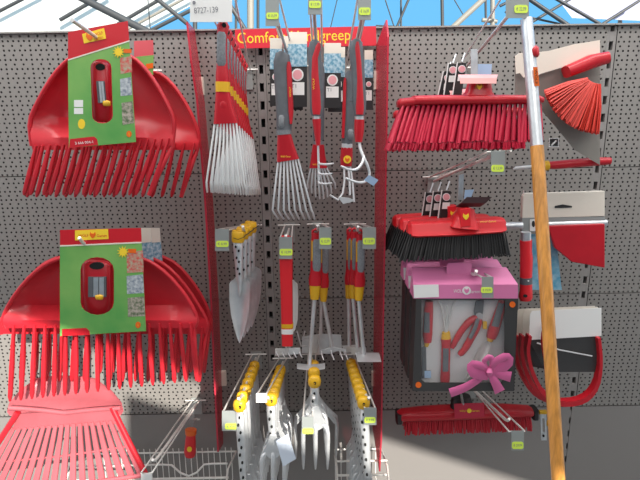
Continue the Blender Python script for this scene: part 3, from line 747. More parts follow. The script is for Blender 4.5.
# ------------------------------------------------ yellow capped zinc forks
def fork_stack(front, back, n, df, db, label, hx, base, price=None, group='', tines=True, tinepx=None, lean=0):
    """stack of zinc hand forks hung by their yellow caps along one hook; front/back cap centres in photo pixels"""
    P0, P1 = W(*front, df), W(*back, db)
    x, y = front; pm = PM(x, y, df)
    t = thing('hand_fork', 'front zinc hand fork with yellow cap '+base, 'fork', P0, group)
    w = 6.6
    MB().loft([(x, y-5.4, df, 3.2, .007), (x, y-4, df, 5.6, .0105), (x, y, df, w, .0125), (x, y+4, df, 6, .0115), (x, y+5.6, df, 4.4, .009)], YEL, 16).build('cap', t, 50, label='yellow cap')
    L = hx
    b = MB(); rows = []
    for (q, wd) in ((0, 4.6), (.3, 4.6), (.7, 3.9), (1, 2.8)):
        yy = y+4+q*L; xx = x+lean*q
        rows.append([W(xx+wd*math.sin(a), yy, df+.010*math.cos(a)-.006) for a in [-1.9+3.8*j/10 for j in range(11)]])
    o = b.grid(rows, STEEL).build('handle', t, 60); s = o.modifiers.new('s', 'SOLIDIFY'); s.thickness = .0012
    c = MB(); k = 0; yy = 9
    while yy < L-4: c.px(disc(x+lean*yy/L+(-2.3 if k % 2 else -.4), y+4+yy, 1.15, 1.5, 10), df+.0062, .003, DARK); yy += 7.5; k += 1
    c.build('hole_row', t, 0)
    fx, fy = x+lean, y+4+L
    spread = tinepx
    for k in range(3):
        u = k-1
        pts = [(fx+u*1.2, fy-4, df), (fx+u*spread*.55, fy+4, df+.004), (fx+u*spread, fy+12, df+.012), (fx+u*spread*1.02, fy+30, df+.012), (fx+u*spread, fy+50, df)]
        MB().tube([W(*q) for q in path(pts, 12)], [.0058]*9+[.0052, .004, .002], STEEL, 8).build('tine', t, 60)
    sp_ = spread
    MB().px([(fx-3.2, fy-12), (fx+3.2, fy-12), (fx+sp_*.6, fy-1), (fx+sp_+1.5, fy+8), (fx+sp_+2.2, fy+16), (fx+sp_-2, fy+16), (fx+sp_*.62, fy+9), (fx+2.4, fy+12), (fx-2.4, fy+12), (fx-sp_*.62, fy+9), (fx-sp_+2, fy+16), (fx-sp_-2.2, fy+16), (fx-sp_-1.5, fy+8), (fx-sp_*.6, fy-1)], df+.010, .004, STEEL).build('head', t, 0, bevel=.0012)
    dvv = (P1-P0)/max(1, n-1)
    if n == 1: t['label'] = label
    for k in range(1, n): dup(t, dvv*k, ORD[k]+' zinc hand fork from the front '+base)
    MB().px(disc(x+.4, y+2.4, 1.3, 1.6), df+.0122, .003, DARK).build('hanging_hole', t, 0)
    return t
hk = hook((256, 358), (239, 403), .42, 'steel hook with the leftmost row of yellow capped forks', plate=(222, 411, 237, 431), lab=(225, 423.5, 237, 429.5), price='€ 9,99', pd=.40)
f1 = fork_stack((239.5, 405), (254.5, 366), 7, .405, .10, '', 88, 'in the leftmost row', group='leftmost row of yellow capped forks', tinepx=9, lean=5)
hook((283, 362), (268, 402), .42, 'steel hook with the second row of yellow capped forks', plate=(256, 393.5, 267, 402.5), white=True, pd=.425)
f2 = fork_stack((271, 399), (280.5, 370), 7, .40, .12, '', 44, 'in the second row from the left', group='second row of yellow capped forks', tinepx=11, lean=2)
MB().px([(276, 441), (288, 434), (296, 459), (283, 466.5)], .425, .0012, mat('blue white paper', (.62, .68, .78), .6)).build('paper_tag', f2, 0, label='blue white paper tag')
hook((312, 358), (314, 402), .42, 'steel hook with the third row of yellow capped forks', plate=(302, 417, 313.5, 434), lab=(302.5, 428.5, 313.5, 434), price='€ 9,99', pd=.415)
f3 = fork_stack((314.5, 381), (313.5, 366), 3, .37, .18, '', 34, 'in the third row above the sunlit base', group='third row of yellow capped forks', tinepx=12, lean=1)
fork_stack((313, 366), (313, 366), 1, .12, .12, 'broad zinc hand fork behind the third row of yellow capped forks', 38, '', tinepx=20, lean=3)
hook((350, 358), (369, 402), .42, 'steel hook with the rightmost row of yellow capped forks', plate=(364, 408, 376.5, 425), lab=(364.5, 417.5, 375.5, 423), price='€ 9,99', pd=.425)
f4 = fork_stack((363.5, 402), (351, 363.5), 8, .405, .10, '', 88, 'in the rightmost row beside the red divider', group='rightmost row of yellow capped forks', tinepx=9, lean=5)

# --------------------------------------------------------------- brooms
def bristles(P0, P1, down, splay, ny, nx, depth, M, r=.0035, sub=3):
    """tufts hanging under the line P0-P1"""
    b = MB(); ax = (P1-P0)
    for j in range(ny):
        for i in range(nx):
            q = (i+.5*(j % 2))/(nx-.5); u = 2*q-1
            root = P0+ax*q+V((0, (j-(ny-1)/2)*depth/ny, 0))
            for k in range(sub):
                jx, jy = random.uniform(-1, 1), random.uniform(-1, 1)
                e = root + V((splay[0]*u + jx*r*1.3 + splay[2], splay[1]*(j-(ny-1)/2)/(max(1, ny-1)/2) + jy*r*1.3, -down*random.uniform(.94, 1.02)))
                mdl = root.lerp(e, .5)+V((0, 0, 0))
                b.tube([root, mdl, e], [r*.75, r, r*.85], M, 5, True)
    return b
def broom_card(t, pts, d, M): return MB().px(pts, d, .0012, M)
hook((462, 72), (513, 10), .44, 'long steel hook carrying the red brooms', plate=(506, -12, 529, 18), lab=(514.5, 5, 528, 13), price='€ 22,99')
dW = .40
def red_broom():
    t = thing('indoor_broom', 'front broom with bright red bristles at the upper right', 'broom', W(477, 84, dW), 'red bristled brooms')
    b = MB(); rings = []
    for (x, top, bot, hd) in ((397, 101, 107, .012), (400, 98.5, 108, .02), (412, 97.5, 106.5, .026), (413, 95.8, 105.5, .028), (440, 95.2, 105.5, .03), (500, 95, 104.8, .03), (535, 95.5, 104, .028), (539.5, 97, 103.5, .024)):
        a, c = W(x, top, dW), W(x, bot, dW); mid = (a+c)/2; h = (a-c).length/2
        rings.append([mid+V((0, hd*math.copysign(abs(math.cos(q))**.6, math.cos(q)), h*math.copysign(abs(math.sin(q))**.6, math.sin(q)))) for q in [2*math.pi*k/14 for k in range(14)]])
    b.rings(rings, RED); b.build('head', t, 50)
    MB().loft([(479, 80, dW, 9.5, .014), (479, 84, dW, 11.5, .017), (478.5, 92, dW, 13, .019), (478, 97, dW, 17, .022)], RED, 16, 3).build('socket', t, 50)
    MB().px(disc(479.5, 87, 4.4, 4.2), dW+.0178, .002, mat('brass print', (.45, .13, .02), .5)).build('badge', t, 0)
    MB().px(wolf(479.5, 87, 2.8), dW+.0186, .001, YELP).build('badge_emblem', t, 0)
    bristles(W(402, 106, dW), W(539, 104, dW), .078, (.012, .012, -.012), 4, 28, .045, REDB, .0040, 3).build('bristle_block', t, 60)
    o = MB(); P = [[W(x, y, dW+z) for x in (458+dxx*.3, 470, 484, 498-dxx*.2)] for (y, z, dxx) in ((74.5, .012, 0), (78, .03, 6), (83.5, .034, 8))]
    o.grid(P, PINKCARD, .001).build('hang_card', t, 40, label='pink card flap')
    return t
f = red_broom()
hv = W(462, 72, .02)-W(513, 10, .44)
dup(f, V((.010, .112, -.022)), 'second red bristled broom hidden behind the front one')
def tag_cards(cards, d, base):
    for k, (x, y0, y1, lean) in enumerate(cards):
        dd = d-.03*k
        t = thing('hang_tag', ORD[k]+' black hang tag with pink seal '+base, 'tag', W(x, y0, dd), 'black hang tags '+base)
        MB().px([(x, y0), (x+8.5, y0), (x+8.5-lean, y1), (x-lean, y1)], dd, .0012, BLACK).build('card', t, 0)
        MB().px([(x-1, y0-1), (x, y0-1), (x-lean, y1), (x-lean-1, y1)], dd+.001, .002, WHITE).build('fold', t, 0, label='pale folded edge')
        MB().px(disc(x+4, y0+6, 3.9, 3.9), dd+.001, .0008, WHITE).build('seal', t, 0)
        MB().px(disc(x+4, y0+6, 3.2, 3.2), dd+.0016, .0008, PROSE).build('seal_centre', t, 0)
        MB().px([(x+.3, y0+11.5), (x+7.5, y0+11.5), (x+6.6, y0+18), (x-.6, y0+18)], dd+.001, .0008, WHITE).build('label', t, 0)
        MB().tube([W(x+4, y0-1, dd), W(x+7, y0-10, dd-.004)], .002, ALU, 6).build('strap', t, 50)
tag_cards([(458, 63, 96, 5), (449, 64, 98, 5), (444, 72, 98, 6)], .34, 'above the red bristled broom')
t = thing('hang_card', 'pale clear card standing behind the red broom socket', 'card', W(472, 65, .36))
MB().px([(471, 49), (477.5, 49), (478, 75), (471, 75)], .37, .003, ALU).build('strap', t, 0)
MB().px([(478, 64), (492, 64), (491, 78), (478, 78)], .36, .001, BLUEL).build('card', t, 0, label='pale blue card')

# black brooms
hook((434, 181), (500, 152), .43, 'steel hook carrying the black brooms', plate=(491, 151, 505, 175), lab=(491.5, 165, 504, 171.8), price='€ 13,99', tipup=False, arm=(488, 152, 511, 150.5), wire=WWIRE)
dK = .37
def black_broom():
    t = thing('garden_broom', 'front broom with black bristles and red head', 'broom', W(466, 215, dK), 'black bristled brooms')
    b = MB()
    L, Rr_ = W(410, 228.5, dK), W(502, 224, dK-.02); ax = (Rr_-L); n = ax.normalized()
    rings = []
    for q, hh, hd in ((-.03, .010, .016), (0, .0165, .030), (.05, .018, .036), (.5, .0195, .038), (.95, .017, .036), (1, .0155, .03), (1.01, .012, .028)):
        c = L+ax*q
        ring = []
        for a in [2*math.pi*k/16 for k in range(16)]:
            cs, sn = math.cos(a), math.sin(a)
            yy = hd*math.copysign(abs(cs)**.5, cs); zz = hh*math.copysign(abs(sn)**.5, sn)
            ring.append(c+V((0, yy*(.72 if zz > 0 else 1), zz)))
        rings.append(ring)
    b.rings(rings, BRED).build('head', t, 35)
    MB().loft([(466, 208, dK, 8, .016), (465, 213, dK, 9, .02), (463.5, 220, dK, 12, .03), (462.5, 226, dK, 15, .036)], BRED, 16, 3.5).build('socket', t, 40)
    MB().px([(460.5, 209), (470.5, 208), (471, 226), (461, 227.5)], dK+.036, .03, BRED).build('socket_front', t, 0, bevel=.001)
    MB().px(wolf(466, 216.5, 3.4), dK+.0372, .0012, YELP).build('badge_emblem', t, 0)
    text('brand_lettering', 'WOLF-Garten', 488, 221.5, dK+.033, 2.0, YELP, t, 2, 16)
    bristles(L+V((-.008, 0, -.008)), Rr_+V((0, 0, -.008)), .062, (.016, .012, -.004), 6, 42, .06, BLACKB, .0019, 3).build('bristle_block', t, 60)
    return t
f = black_broom()
for k in (1, 2): dup(f, V((-.002*k, .098*k, -.011*k)), ORD[k]+' black bristled broom from the front')
tag_cards([(442.5, 191, 222, 4.5), (434, 192, 222, 4.5), (426, 193, 222, 4.5)], .30, 'above the black bristled brooms')
t = thing('hang_card', 'dark folded card lying over the black broom socket', 'card', W(470, 200, .385))
MB().grid([[W(x+k*6, y, .385+z) for x in (455, 466, 480)] for k, (y, z) in enumerate(((207, .0), (203, .018), (197, .02)))], mat('dark brown card', (.06, .028, .03), .5), .0012).build('card', t, 30)
MB().px([(459, 175), (464, 174), (463, 200), (458, 200)], .372, .002, ALU).build('strap', t, 0)
MB().px([(465, 190), (474, 189.5), (471, 198), (464, 199)], .37, .001, BLUEL).build('window', t, 0, label='pale blue flap')

# --------------------------------------------------------------- gift box
hook((452, 262), (476, 276), .42, 'steel hook carrying the gift boxes', plate=(482, 277, 493.5, 298), lab=(481, 287.5, 492.5, 293), price='€ 39,99', pd=.433)
dX = .395
def gift_box():
    t = thing('gift_box', 'front black gift box with pink top, tools in its window and ribbon bow', 'box', W(465, 392, dX), 'gift boxes of tools')
    z1, z0 = W(465, 285, dX).z, W(465, 391, dX).z
    xa, xb = W(415.5, 340, dX).x, W(515, 340, dX).x; dp = .05
    fr = [(416, 297.5), (517.5, 297.5), (513.5, 391), (412.5, 391)]
    body = holed(fr, [(421.5, 300), (505, 300), (503.5, 379), (501, 382.5), (425, 382.5), (421, 379)], dX, .0016, DGREYC, 'front_panel', t)
    BX = [W(*q, dX) for q in fr]; off = V((0, dp, 0))
    b = MB(); b.add([BX[0], BX[3], BX[3]+off, BX[0]+off], [(0, 1, 2, 3)], BLACK); b.add([BX[1], BX[2], BX[2]+off, BX[1]+off], [(0, 1, 2, 3)], BLACK)
    b.add([BX[2], BX[3], BX[3]+off, BX[2]+off], [(0, 1, 2, 3)], BLACK)
    o = b.build('side_panel', t, 0); s = o.modifiers.new('s', 'SOLIDIFY'); s.thickness = .0016
    MB().px([(420, 299), (508, 299), (506, 385), (418, 385)], dX-.033, .002, FOAMW).build('insert', t, 0, label='pale grey inner tray')
    f0, f1 = W(413, 284.5, dX+.001), W(518, 284.5, dX+.001); g0, g1 = W(413.5, 298.5, dX+.001), W(518, 298.5, dX+.001)
    k0, k1 = f0+V((.006, dp*.9, .028)), f1+V((-.012, dp*.9, .028))
    b = MB(); b.add([f0, f1, g1, g0, k0, k1, k0+V((0, .004, 0)), k1+V((0, .004, 0)), g0+V((0, dp, 0)), g1+V((0, dp, 0))], [(0, 3, 2, 1), (0, 1, 5, 4), (4, 5, 7, 6), (6, 7, 9, 8), (0, 4, 6, 8, 3), (1, 2, 9, 7, 5)], PINK)
    o = b.build('lid', t, 0, label='pink card lid')
    kz = (k0+k1)/2
    MB().prism([kz+V((x, -.018, z)) for x, z in ((-.035, -.018), (.022, -.018), (.024, .012), (.018, .018), (-.03, .018), (-.036, .012))], (0, .0015, 0), PINK).build('hang_tab', t, 0, label='pink hang tab')
    MB().px([(413.5, 285), (438.5, 284.5), (439, 297), (414, 298)], dX+.0025, .0006, WHITE).build('sticker', t, 0, label='white sticker')
    text('brand_lettering', 'WOLF', 458.5, 291, dX+.0025, 3.6, WHITE, t, 0, 10)
    text('brand_lettering', 'Garten', 474.5, 291.5, dX+.0025, 3.4, WHITE, t, 0, 11)
    MB().px(disc(466.7, 290.6, 4.2, 4.2), dX+.0022, .0006, WHITE).build('brand_emblem', t, 0)
    MB().px(wolf(466.7, 290.8, 2.8), dX+.003, .0006, PINK).build('brand_emblem', t, 0)
    for (x, y) in ((512.5, 304.5), (418.5, 385)): MB().px(disc(x, y, 3, 3), dX+.002, .0006, ORG).build('seal', t, 0, label='round orange seal')
    return t
g = gift_box()
for k in (1, 2):
    c = dup(g, V((-.002*k, .058*k, .004*k)), ('second' if k == 1 else 'rearmost')+' gift box of the row, only its pink top and left side showing')
# contents of the front box
dI = .372
t = thing('hand_tool', 'red and grey tool handle standing at the left inside the front gift box', 'tool', W(428, 300, dI))
MB().loft([(429, 301, dI, 4, .007), (428.5, 310, dI, 4.8, .008), (427.5, 334, dI, 5, .008), (427.5, 342, dI, 4, .008)], RED, 12).build('handle', t, 50)
MB().loft([(427.5, 312, dI+.004, 3.2, .005), (427, 332, dI+.004, 3.6, .005)], GREY, 10).build('grip_pad', t, 40, label='grey grip pad')
MB().loft([(427.5, 341, dI, 3, .007), (426, 346, dI, 2.4, .006)], YEL, 10).build('ferrule', t, 40, label='yellow ferrule')
MB().px([(422, 348), (426, 345), (426.5, 371), (431, 371), (431, 378), (422, 378)], dI, .003, GREY).build('blade', t, 0)
MB().px(rect(424.5, 371, 431, 378), dI+.001, .001, BLUEL).build('tag', t, 0, label='pale blue tag')
t = thing('hand_cultivator', 'wire cultivator with red grip standing in the front gift box', 'cultivator', W(445, 300, dI))
for pts in ([(445.5, 333), (443.5, 318), (441, 306), (438, 300)], [(446, 333), (446.8, 318), (447, 306)], [(446.5, 333), (450, 316), (453, 305), (456, 300)]):
    MB().tube([W(*q, dI) for q in path(pts, 8)], .0024, WIRE, 8).build('prong', t, 60)
MB().loft([(446, 332, dI, 4, .007), (446, 339, dI, 5, .008)], YEL, 12).build('ferrule', t, 40, label='yellow ferrule')
MB().loft([(446, 338.5, dI, 5.2, .009), (446, 346, dI, 4.6, .008), (445.5, 365, dI, 4.4, .008), (445, 378, dI, 5, .009), (445, 382, dI, 4.6, .008)], RED, 14).build('grip', t, 50)
MB().loft([(445.8, 348, dI+.005, 3, .004), (445.4, 371, dI+.005, 3, .004)], GREY, 12, 3).build('grip_pad', t, 40, label='grey grip pad')
t = thing('pruning_shears', 'red and grey pruning shears in the window of the front gift box', 'shears', W(470, 330, dI))
MB().px([(476, 301), (484, 300), (483.5, 310), (482, 318), (476, 320), (474, 312)], dI, .004, GREY).build('blade', t, 0, bevel=.0008)
MB().px(disc(479.5, 316.5, 3.6, 3.6), dI+.003, .004, STEEL).build('pivot', t, 0)
MB().tube([W(*q, dI) for q in path([(477, 318), (470, 321), (462, 330), (456, 340), (452, 348)], 10)], [.008, .009, .009, .009, .008, .008, .008, .007, .007, .005], RED, 10).build('handle', t, 50)
MB().tube([W(*q, dI+.004) for q in path([(479, 319), (476, 328), (470, 340), (464, 350), (459, 355)], 10)], [.008, .010, .010, .010, .009, .009, .009, .008, .008, .005], RED, 10).build('handle', t, 50)
MB().tube([W(478, 319, dI+.012), W(475, 328, dI+.013), W(470, 338, dI+.012)], .005, GREY, 8).build('grip_pad', t, 50, label='grey grip pad')
MB().px(rect(483, 322, 487, 329), dI+.006, .006, YEL).build('lock', t, 0, label='yellow lock catch')
t = thing('hand_trowel', 'small polished trowel with red grip lying aslant in the front gift box', 'trowel', W(495, 320, dI))
MB().loft([(503, 300, dI, 4, .007), (499, 314, dI, 5.4, .009), (493, 332, dI, 6, .009), (491, 338, dI, 4.8, .008)], RED, 12).build('grip', t, 50)
MB().loft([(501.5, 303, dI+.005, 3, .004), (495, 326, dI+.005, 3.8, .005)], GREY, 10, 3).build('grip_pad', t, 40, label='grey grip pad')
MB().loft([(491.3, 336, dI, 4, .007), (489.5, 341, dI, 3.2, .006)], YEL, 10).build('ferrule', t, 40, label='yellow ferrule')
rows = []
for (x, y, w) in ((489.5, 340, 2), (487, 345, 4), (482, 354, 5.4), (475, 366, 4.4), (469, 375, 2.4), (465, 380, .4)):
    rows.append([W(x+w*u*.8, y+w*u*.55, dI+.004-.008*(1-u*u)) for u in [-1+2*j/8 for j in range(9)]])
MB().grid(rows, WIRE, .001).build('blade', t, 60)
# clear window and ribbon belong to the box
MB().px([(421.5, 300), (505, 300), (503, 382), (422, 382)], dX-.002, .0005, FILM).build('window', g, 0, label='clear plastic window')
def ribbon(pts, w0, w1, d):
    b = MB(); P = path(pts, 12); rows = []
    for i, q in enumerate(P):
        a = P[max(i-1, 0)]; c = P[min(i+1, 11)]
        dx, dy = c[0]-a[0], c[1]-a[1]; L = math.hypot(dx, dy) or 1; nx, ny = -dy/L, dx/L
        w = 1.25*lerp(w0, w1, i/11); dz = q[2] if len(q) > 2 else 0
        rows.append([W(q[0]+nx*w*u, q[1]+ny*w*u, d+dz+.003*(1-u*u)) for u in (-1, -.5, 0, .5, 1)])
    return b.grid(rows, RIBBON, .0008)
bow = ribbon([(488, 372, 0), (476, 381, 0), (464, 388, 0), (450, 393, 0)], 2.6, 3.6, dX+.004).build('ribbon', g, 50, label='pink satin ribbon')
for pts, w0, w1 in (([(489, 372, .004), (482, 366, .016), (472, 365, .012), (474, 373, .012), (488, 374, .006)], 2, 5),
                    ([(490, 371, .004), (495, 362, .016), (506, 357, .016), (508, 363, .010), (491, 374, .006)], 2, 5),
                    ([(490, 374, .004), (495, 382, .008), (500, 392, .004)], 2.4, 4.4),
                    ([(491, 372, .004), (501, 375, .008), (511, 377, .004)], 2.4, 4.2),
                    ([(488, 370, .006), (484, 362, .014), (490, 357, .016), (493, 364, .01), (490, 372, .008)], 1.6, 3)):
    ribbon(pts, w0, w1, dX+.004).build('bow_loop', bow, 50)
MB().loft([(489.5, 368, dX+.016, 2, .004), (489.5, 372, dX+.02, 3.4, .006), (489.5, 376, dX+.016, 2, .004)], RIBBON, 12).build('knot', bow, 50)

# ------------------------------------------------------------ push broom
dP = .15
t = thing('push_broom', 'wide red push broom head hanging below the gift boxes', 'broom', W(466, 408, dP))
rings = []
for (x, top, bot, hd) in ((397, 412, 418, .012), (402, 410.5, 419, .022), (425, 408.5, 418, .027), (466, 406.5, 416, .03), (505, 406.5, 414.5, .027), (530, 407.5, 414, .022), (534, 409, 413, .012)):
    a, c = W(x, top, dP), W(x, bot, dP); mid = (a+c)/2; hh = (a-c).length/2
    rings.append([mid+V((0, hd*math.copysign(abs(math.cos(q))**.6, math.cos(q)), hh*math.copysign(abs(math.sin(q))**.6, math.sin(q)))) for q in [2*math.pi*k/14 for k in range(14)]])
MB().rings(rings, RED).build('head', t, 50)
bristles(W(406, 418, dP), W(529, 413.5, dP), .042, (.004, .008, 0), 4, 58, .045, REDBD, .0030, 2).build('bristle_block', t, 60)
for x, y in ((398.5, 417), (534, 413)): MB().loft([(x, y-5, dP, 3, .02), (x, y+4, dP, 3, .02)], BLACK, 10, 4).build('end_cap', t, 40, label='black end cap')
MB().loft([(461, 396, dP-.01, 9, .016), (462, 408, dP, 12, .02)], BLACK, 14, 3).build('socket', t, 40, label='black handle socket')
MB().px([(454, 404), (484, 403), (484.5, 417), (455, 418.5)], dP+.05, .0015, mat('crimson card', (.50, .018, .05), .45)).build('hang_card', t, 0, label='crimson hang card')
text('brand_lettering', 'WOLF', 463, 411, dP+.0515, 2, YELP, t, 0, 7)
text('brand_lettering', 'Garten', 475.5, 410.8, dP+.0515, 2, YELP, t, 0, 8)
MB().px(disc(469.3, 410.8, 2.3, 2.3), dP+.0512, .001, YELP).build('card_emblem', t, 0)
MB().tube([W(461, 394, dP-.01), W(463, 404, dP+.05)], .004, TAGG, 6).build('strap', t, 50)
hook((472, 388), (509, 423), .34, 'lower right steel hook with an empty end beside the push broom', plate=(511.5, 431, 524, 450.5), lab=(512, 442, 523.5, 449), price='€ 29,99', pd=.36, tipup=True, wire=WWIRE, arm=(509, 431.5, 524.5, 431))

# ------------------------------------------------------------------- pole
t = thing('broom_pole', 'long pole of aluminium and varnished wood leaning at the right', 'pole', W(556, 480, .62))
p0, p1, p2 = W(526.5, 19, .44), W(537, 147, .50), W(559, 490, .66)
MB().tube([p0, p0.lerp(p1, .5), p1], .0118, ALU, 20).build('metal_tube', t, 50, label='aluminium upper tube')
e = (p2-p1).normalized(); p3 = p1+e*1.55
p3 = p1+e*((p1.z-.0)/abs(e.z)) if abs(e.z) > .1 else p3
MB().tube([p1-e*.002, p1.lerp(p3, .3), p3], .0128, WOOD, 20).build('wooden_shaft', t, 50, label='varnished wooden shaft')
MB().loft([(533, 47.5, .462, 3, .009), (534.5, 49, .463, 3.8, .012), (535, 55.5, .463, 3.8, .012), (534.5, 57, .462, 3, .009)], RED, 12).build('button', t, 50, label='red push button')
MB().px([(533.3, 67), (537.5, 67), (539.5, 86), (535, 86)], .4855, .002, ORG).build('sticker', t, 0, label='orange sticker')
text('brand_lettering', 'WOLF', 536.2, 76.5, .4862, 2.4, INK, t, -84, 14)

# ------------------------------------------------------------- right edge
def right_edge():
    # brush in cream card
    t = thing('hand_brush', 'orange red bristled hand brush in a grey and cream card at the upper right edge', 'brush', W(560, 60, .28))
    MB().px([(515, 56), (519, 53), (531, 52.5), (548, 51), (575, 44), (600, 40), (600, 62), (560, 68), (540, 74), (534, 79), (529, 72), (524, 78), (520, 73), (516, 74)], .29, .0015, CREAM).build('card_header', t, 0, label='cream card top')
    MB().px([(515, 62), (600, 55), (600, 165), (575, 150), (540, 108), (515, 100)], .27, .0015, mat('grey card', (.24, .225, .20), .5)).build('card', t, 0, label='grey card')
    b = MB()
    for k in range(520):
        q = math.radians(random.uniform(92, 166)); w = random.random(); rr = random.uniform(55, 59)
        a = W(601+14*math.cos(q), 76+8*math.sin(q), .285+.05*w)
        e_ = W(601+rr*math.cos(q), 76+rr*math.sin(q), .285+.07*w)
        b.tube([a, a.lerp(e_, .5)+V((0, -.004, .004)), e_], .0015, ORB, 4)
    b.build('bristle_block', t, 60)
    MB().loft([(566, 72, .30, 6, .02), (590, 62, .30, 7, .025), (606, 58, .30, 6, .02)], RED, 14, 3).build('head', t, 40)
    MB().px([(549, 138), (559, 138), (559, 147), (549, 147)], .29, .001, WHITE).build('icon_plate', t, 0, label='small white pictogram plate')
    MB().px([(550, 139), (558, 139), (558, 146), (550, 146)], .291, .001, INK).build('pictogram', t, 0)
    MB().px([(551, 145), (556, 140), (557, 141), (552, 146)], .292, .001, WHITE).build('pictogram_mark', t, 0)
    # red handle with yellow ring
    t = thing('hand_weeder', 'red weeder with yellow ring and white blade lying level at the right edge', 'weeder', W(545, 165, .25))
    MB().tube([W(513, 169, .25), W(516, 168, .25), W(545, 165.5, .25)], [.0012, .0042, .0042], WTINE, 10).build('blade', t, 50)
    MB().tube([W(543, 166, .25), W(548, 165.4, .25)], .0125, YEL, 14).build('ring', t, 40, label='yellow ring')
    MB().tube([W(547, 165.4, .25), W(556, 165, .25), W(590, 162, .25), W(610, 161, .25)], [.009, .0105, .011, .009], RED, 14).build('handle', t, 50)
    # cream header box
    t = thing('tool_package', 'cream topped package with grey tube and red part behind the pole', 'package', W(540, 200, .22))
    MB().px([(523, 196), (525, 193.5), (605, 191), (605, 217), (522, 218)], .22, .014, CREAM).build('card_header', t, 0, bevel=.002, label='cream card top')
    MB().px([(522, 218), (605, 216), (605, 232), (522, 232)], .22, .014, TAGG).build('card', t, 0, label='grey card')
    MB().px([(524, 190), (526, 200), (523, 228), (521, 228)], .215, .004, WHITE).build('fold', t, 0)
    MB().px([(555, 206), (563, 204.5), (572, 206), (572, 207.5), (562, 208), (555, 208)], .222, .002, INK).build('euro_slot', t, 0, label='black hanging slot')
    MB().px([(530, 219.5), (537, 219), (537, 231), (530, 231)], .2225, .001, WHITE).build('pictogram', t, 0)
    MB().px(disc(533.5, 224, 1.6, 3.2), .2235, .001, INK).build('pictogram_mark', t, 0)
    MB().tube([W(504.5, 225.7, .24), W(522, 225.5, .24)], .0095, ALU, 16).build('tube', t, 50, label='pale aluminium tube')
    MB().tube([W(547, 224.5, .215), W(606, 223, .215)], .0095, ALU, 16).build('tube', t, 50, label='pale aluminium tube')
    MB().px([(548, 226), (605, 224), (605, 268), (572, 262), (555, 248)], .235, .012, RED).build('blade_guard', t, 0, bevel=.002)
    MB().px([(530, 234), (556, 234), (561, 284), (562, 290), (524, 290), (532, 250)], .19, .0015, mat('sky blue photo card', (.12, .42, .62), .4, noise=.7, nscale=60, tint=(.36, .62, .76))).build('photo_card', t, 0, label='blue photo card')
    # red grip
    t = thing('telescopic_grip', 'red grip with grey band hanging upright beside the gift box', 'grip', W(526, 300, .29))
    MB().loft([(525.7, 232, .29, 4.6, .011), (525.6, 241, .29, 4.6, .011)], ALU, 14, 4).build('tube', t, 40)
    MB().loft([(525.8, 240, .29, 6.0, .0135), (526, 252, .29, 5.6, .013), (526.4, 258, .29, 6.2, .014), (526, 277, .29, 5.8, .013), (526, 290, .29, 6, .0135), (525.5, 297, .29, 7, .014), (525.5, 300, .29, 5.5, .012)], BRED, 16).build('grip', t, 50)
    MB().loft([(526, 277, .29, 6.1, .0138), (526, 283.5, .29, 6.1, .0138)], GREY, 16).build('band', t, 40, label='grey band')
    MB().px(disc(528.5, 281, .8, .8), .305, .002, WHITE).build('band_dot', t, 0)
    MB().px(disc(525.5, 296, 2, 1.5), .3045, .002, DARK).build('hanging_hole', t, 0)
    # saw packages
    for k, (dx, d, lab) in enumerate(((0, .22, 'rear red bow saw with cream card at the right edge'), (6, .27, 'middle red bow saw with cream card at the right edge'), (13, .32, 'front red bow saw with cream card beside the wooden pole'))):
        t = thing('bow_saw', lab, 'saw', W(530+dx, 310, d), 'red bow saws at the right edge')
        MB().px([(517+dx, 312+k), (519+dx, 309+k), (595+dx*.5, 306+k), (595+dx*.5, 336), (516+dx, 340)], d, .0012, WHITE if k == 2 else CREAM).build('card', t, 0, label='cream card top')
        MB().px([(516+dx, 340), (595+dx*.5, 336), (595, 372), (560, 372), (530+dx, 366)], d-.002, .0012, DGREYC).build('card_back', t, 0, label='dark grey card')
        P = path([(516+dx, 336), (515+dx*.9, 352), (519+dx*.9, 372), (530+dx*.8, 392), (545+dx*.6, 402), (565, 407), (586, 403), (599, 388), (603, 364), (601, 338)], 26)
        rows = [[W(x, y, d+.012), W(x+(560+dx*.5-x)*.085, y+(345-y)*.085, d+.012)] for i, (x, y) in enumerate(P)]
        o = MB().grid(rows, RED, .02).build('frame', t, 50)
        MB().tube([W(524+dx, 343, d+.004), W(560, 350, d+.004), W(592, 356, d+.004)], .002, STEEL, 6).build('saw_blade', t, 50)
    t = thing('shears', 'red and yellow handled tool peeping from behind the wooden pole at the right edge', 'shears', W(545, 350, .345))
    MB().tube([W(*q, .345) for q in path([(547, 325), (544.5, 337), (545.5, 350), (548, 362)], 9)], .009, RED, 10).build('handle', t, 50)
    MB().tube([W(*q, .355) for q in path([(549, 324), (547, 332), (546.5, 342)], 7)], .005, YEL, 10).build('grip_pad', t, 50, label='yellow inlay')
    # scraper
    t = thing('folding_scraper', 'slim steel scraper with yellow top hanging left of the wooden pole', 'scraper', W(542, 412, .16))
    b = holed([(540, 414), (546, 413.5), (546.5, 440), (541, 440)], [(542, 418), (544.5, 418), (544.8, 432), (542.4, 432)], .16, .004, ALU, 'blade', t)
    MB().loft([(539, 412, .16, 2, .006), (546, 412, .16, 2.4, .007)], YEL, 10).build('cap', t, 40, label='yellow cap')
    MB().px(disc(543.6, 436, 1.1, 1.3), .1635, .002, DARK).build('hanging_hole', t, 0)
    MB().loft([(549, 421, .15, 2.4, .006), (549, 425, .15, 2.6, .006)], YEL, 10).build('knob', t, 40, label='yellow knob')
right_edge()

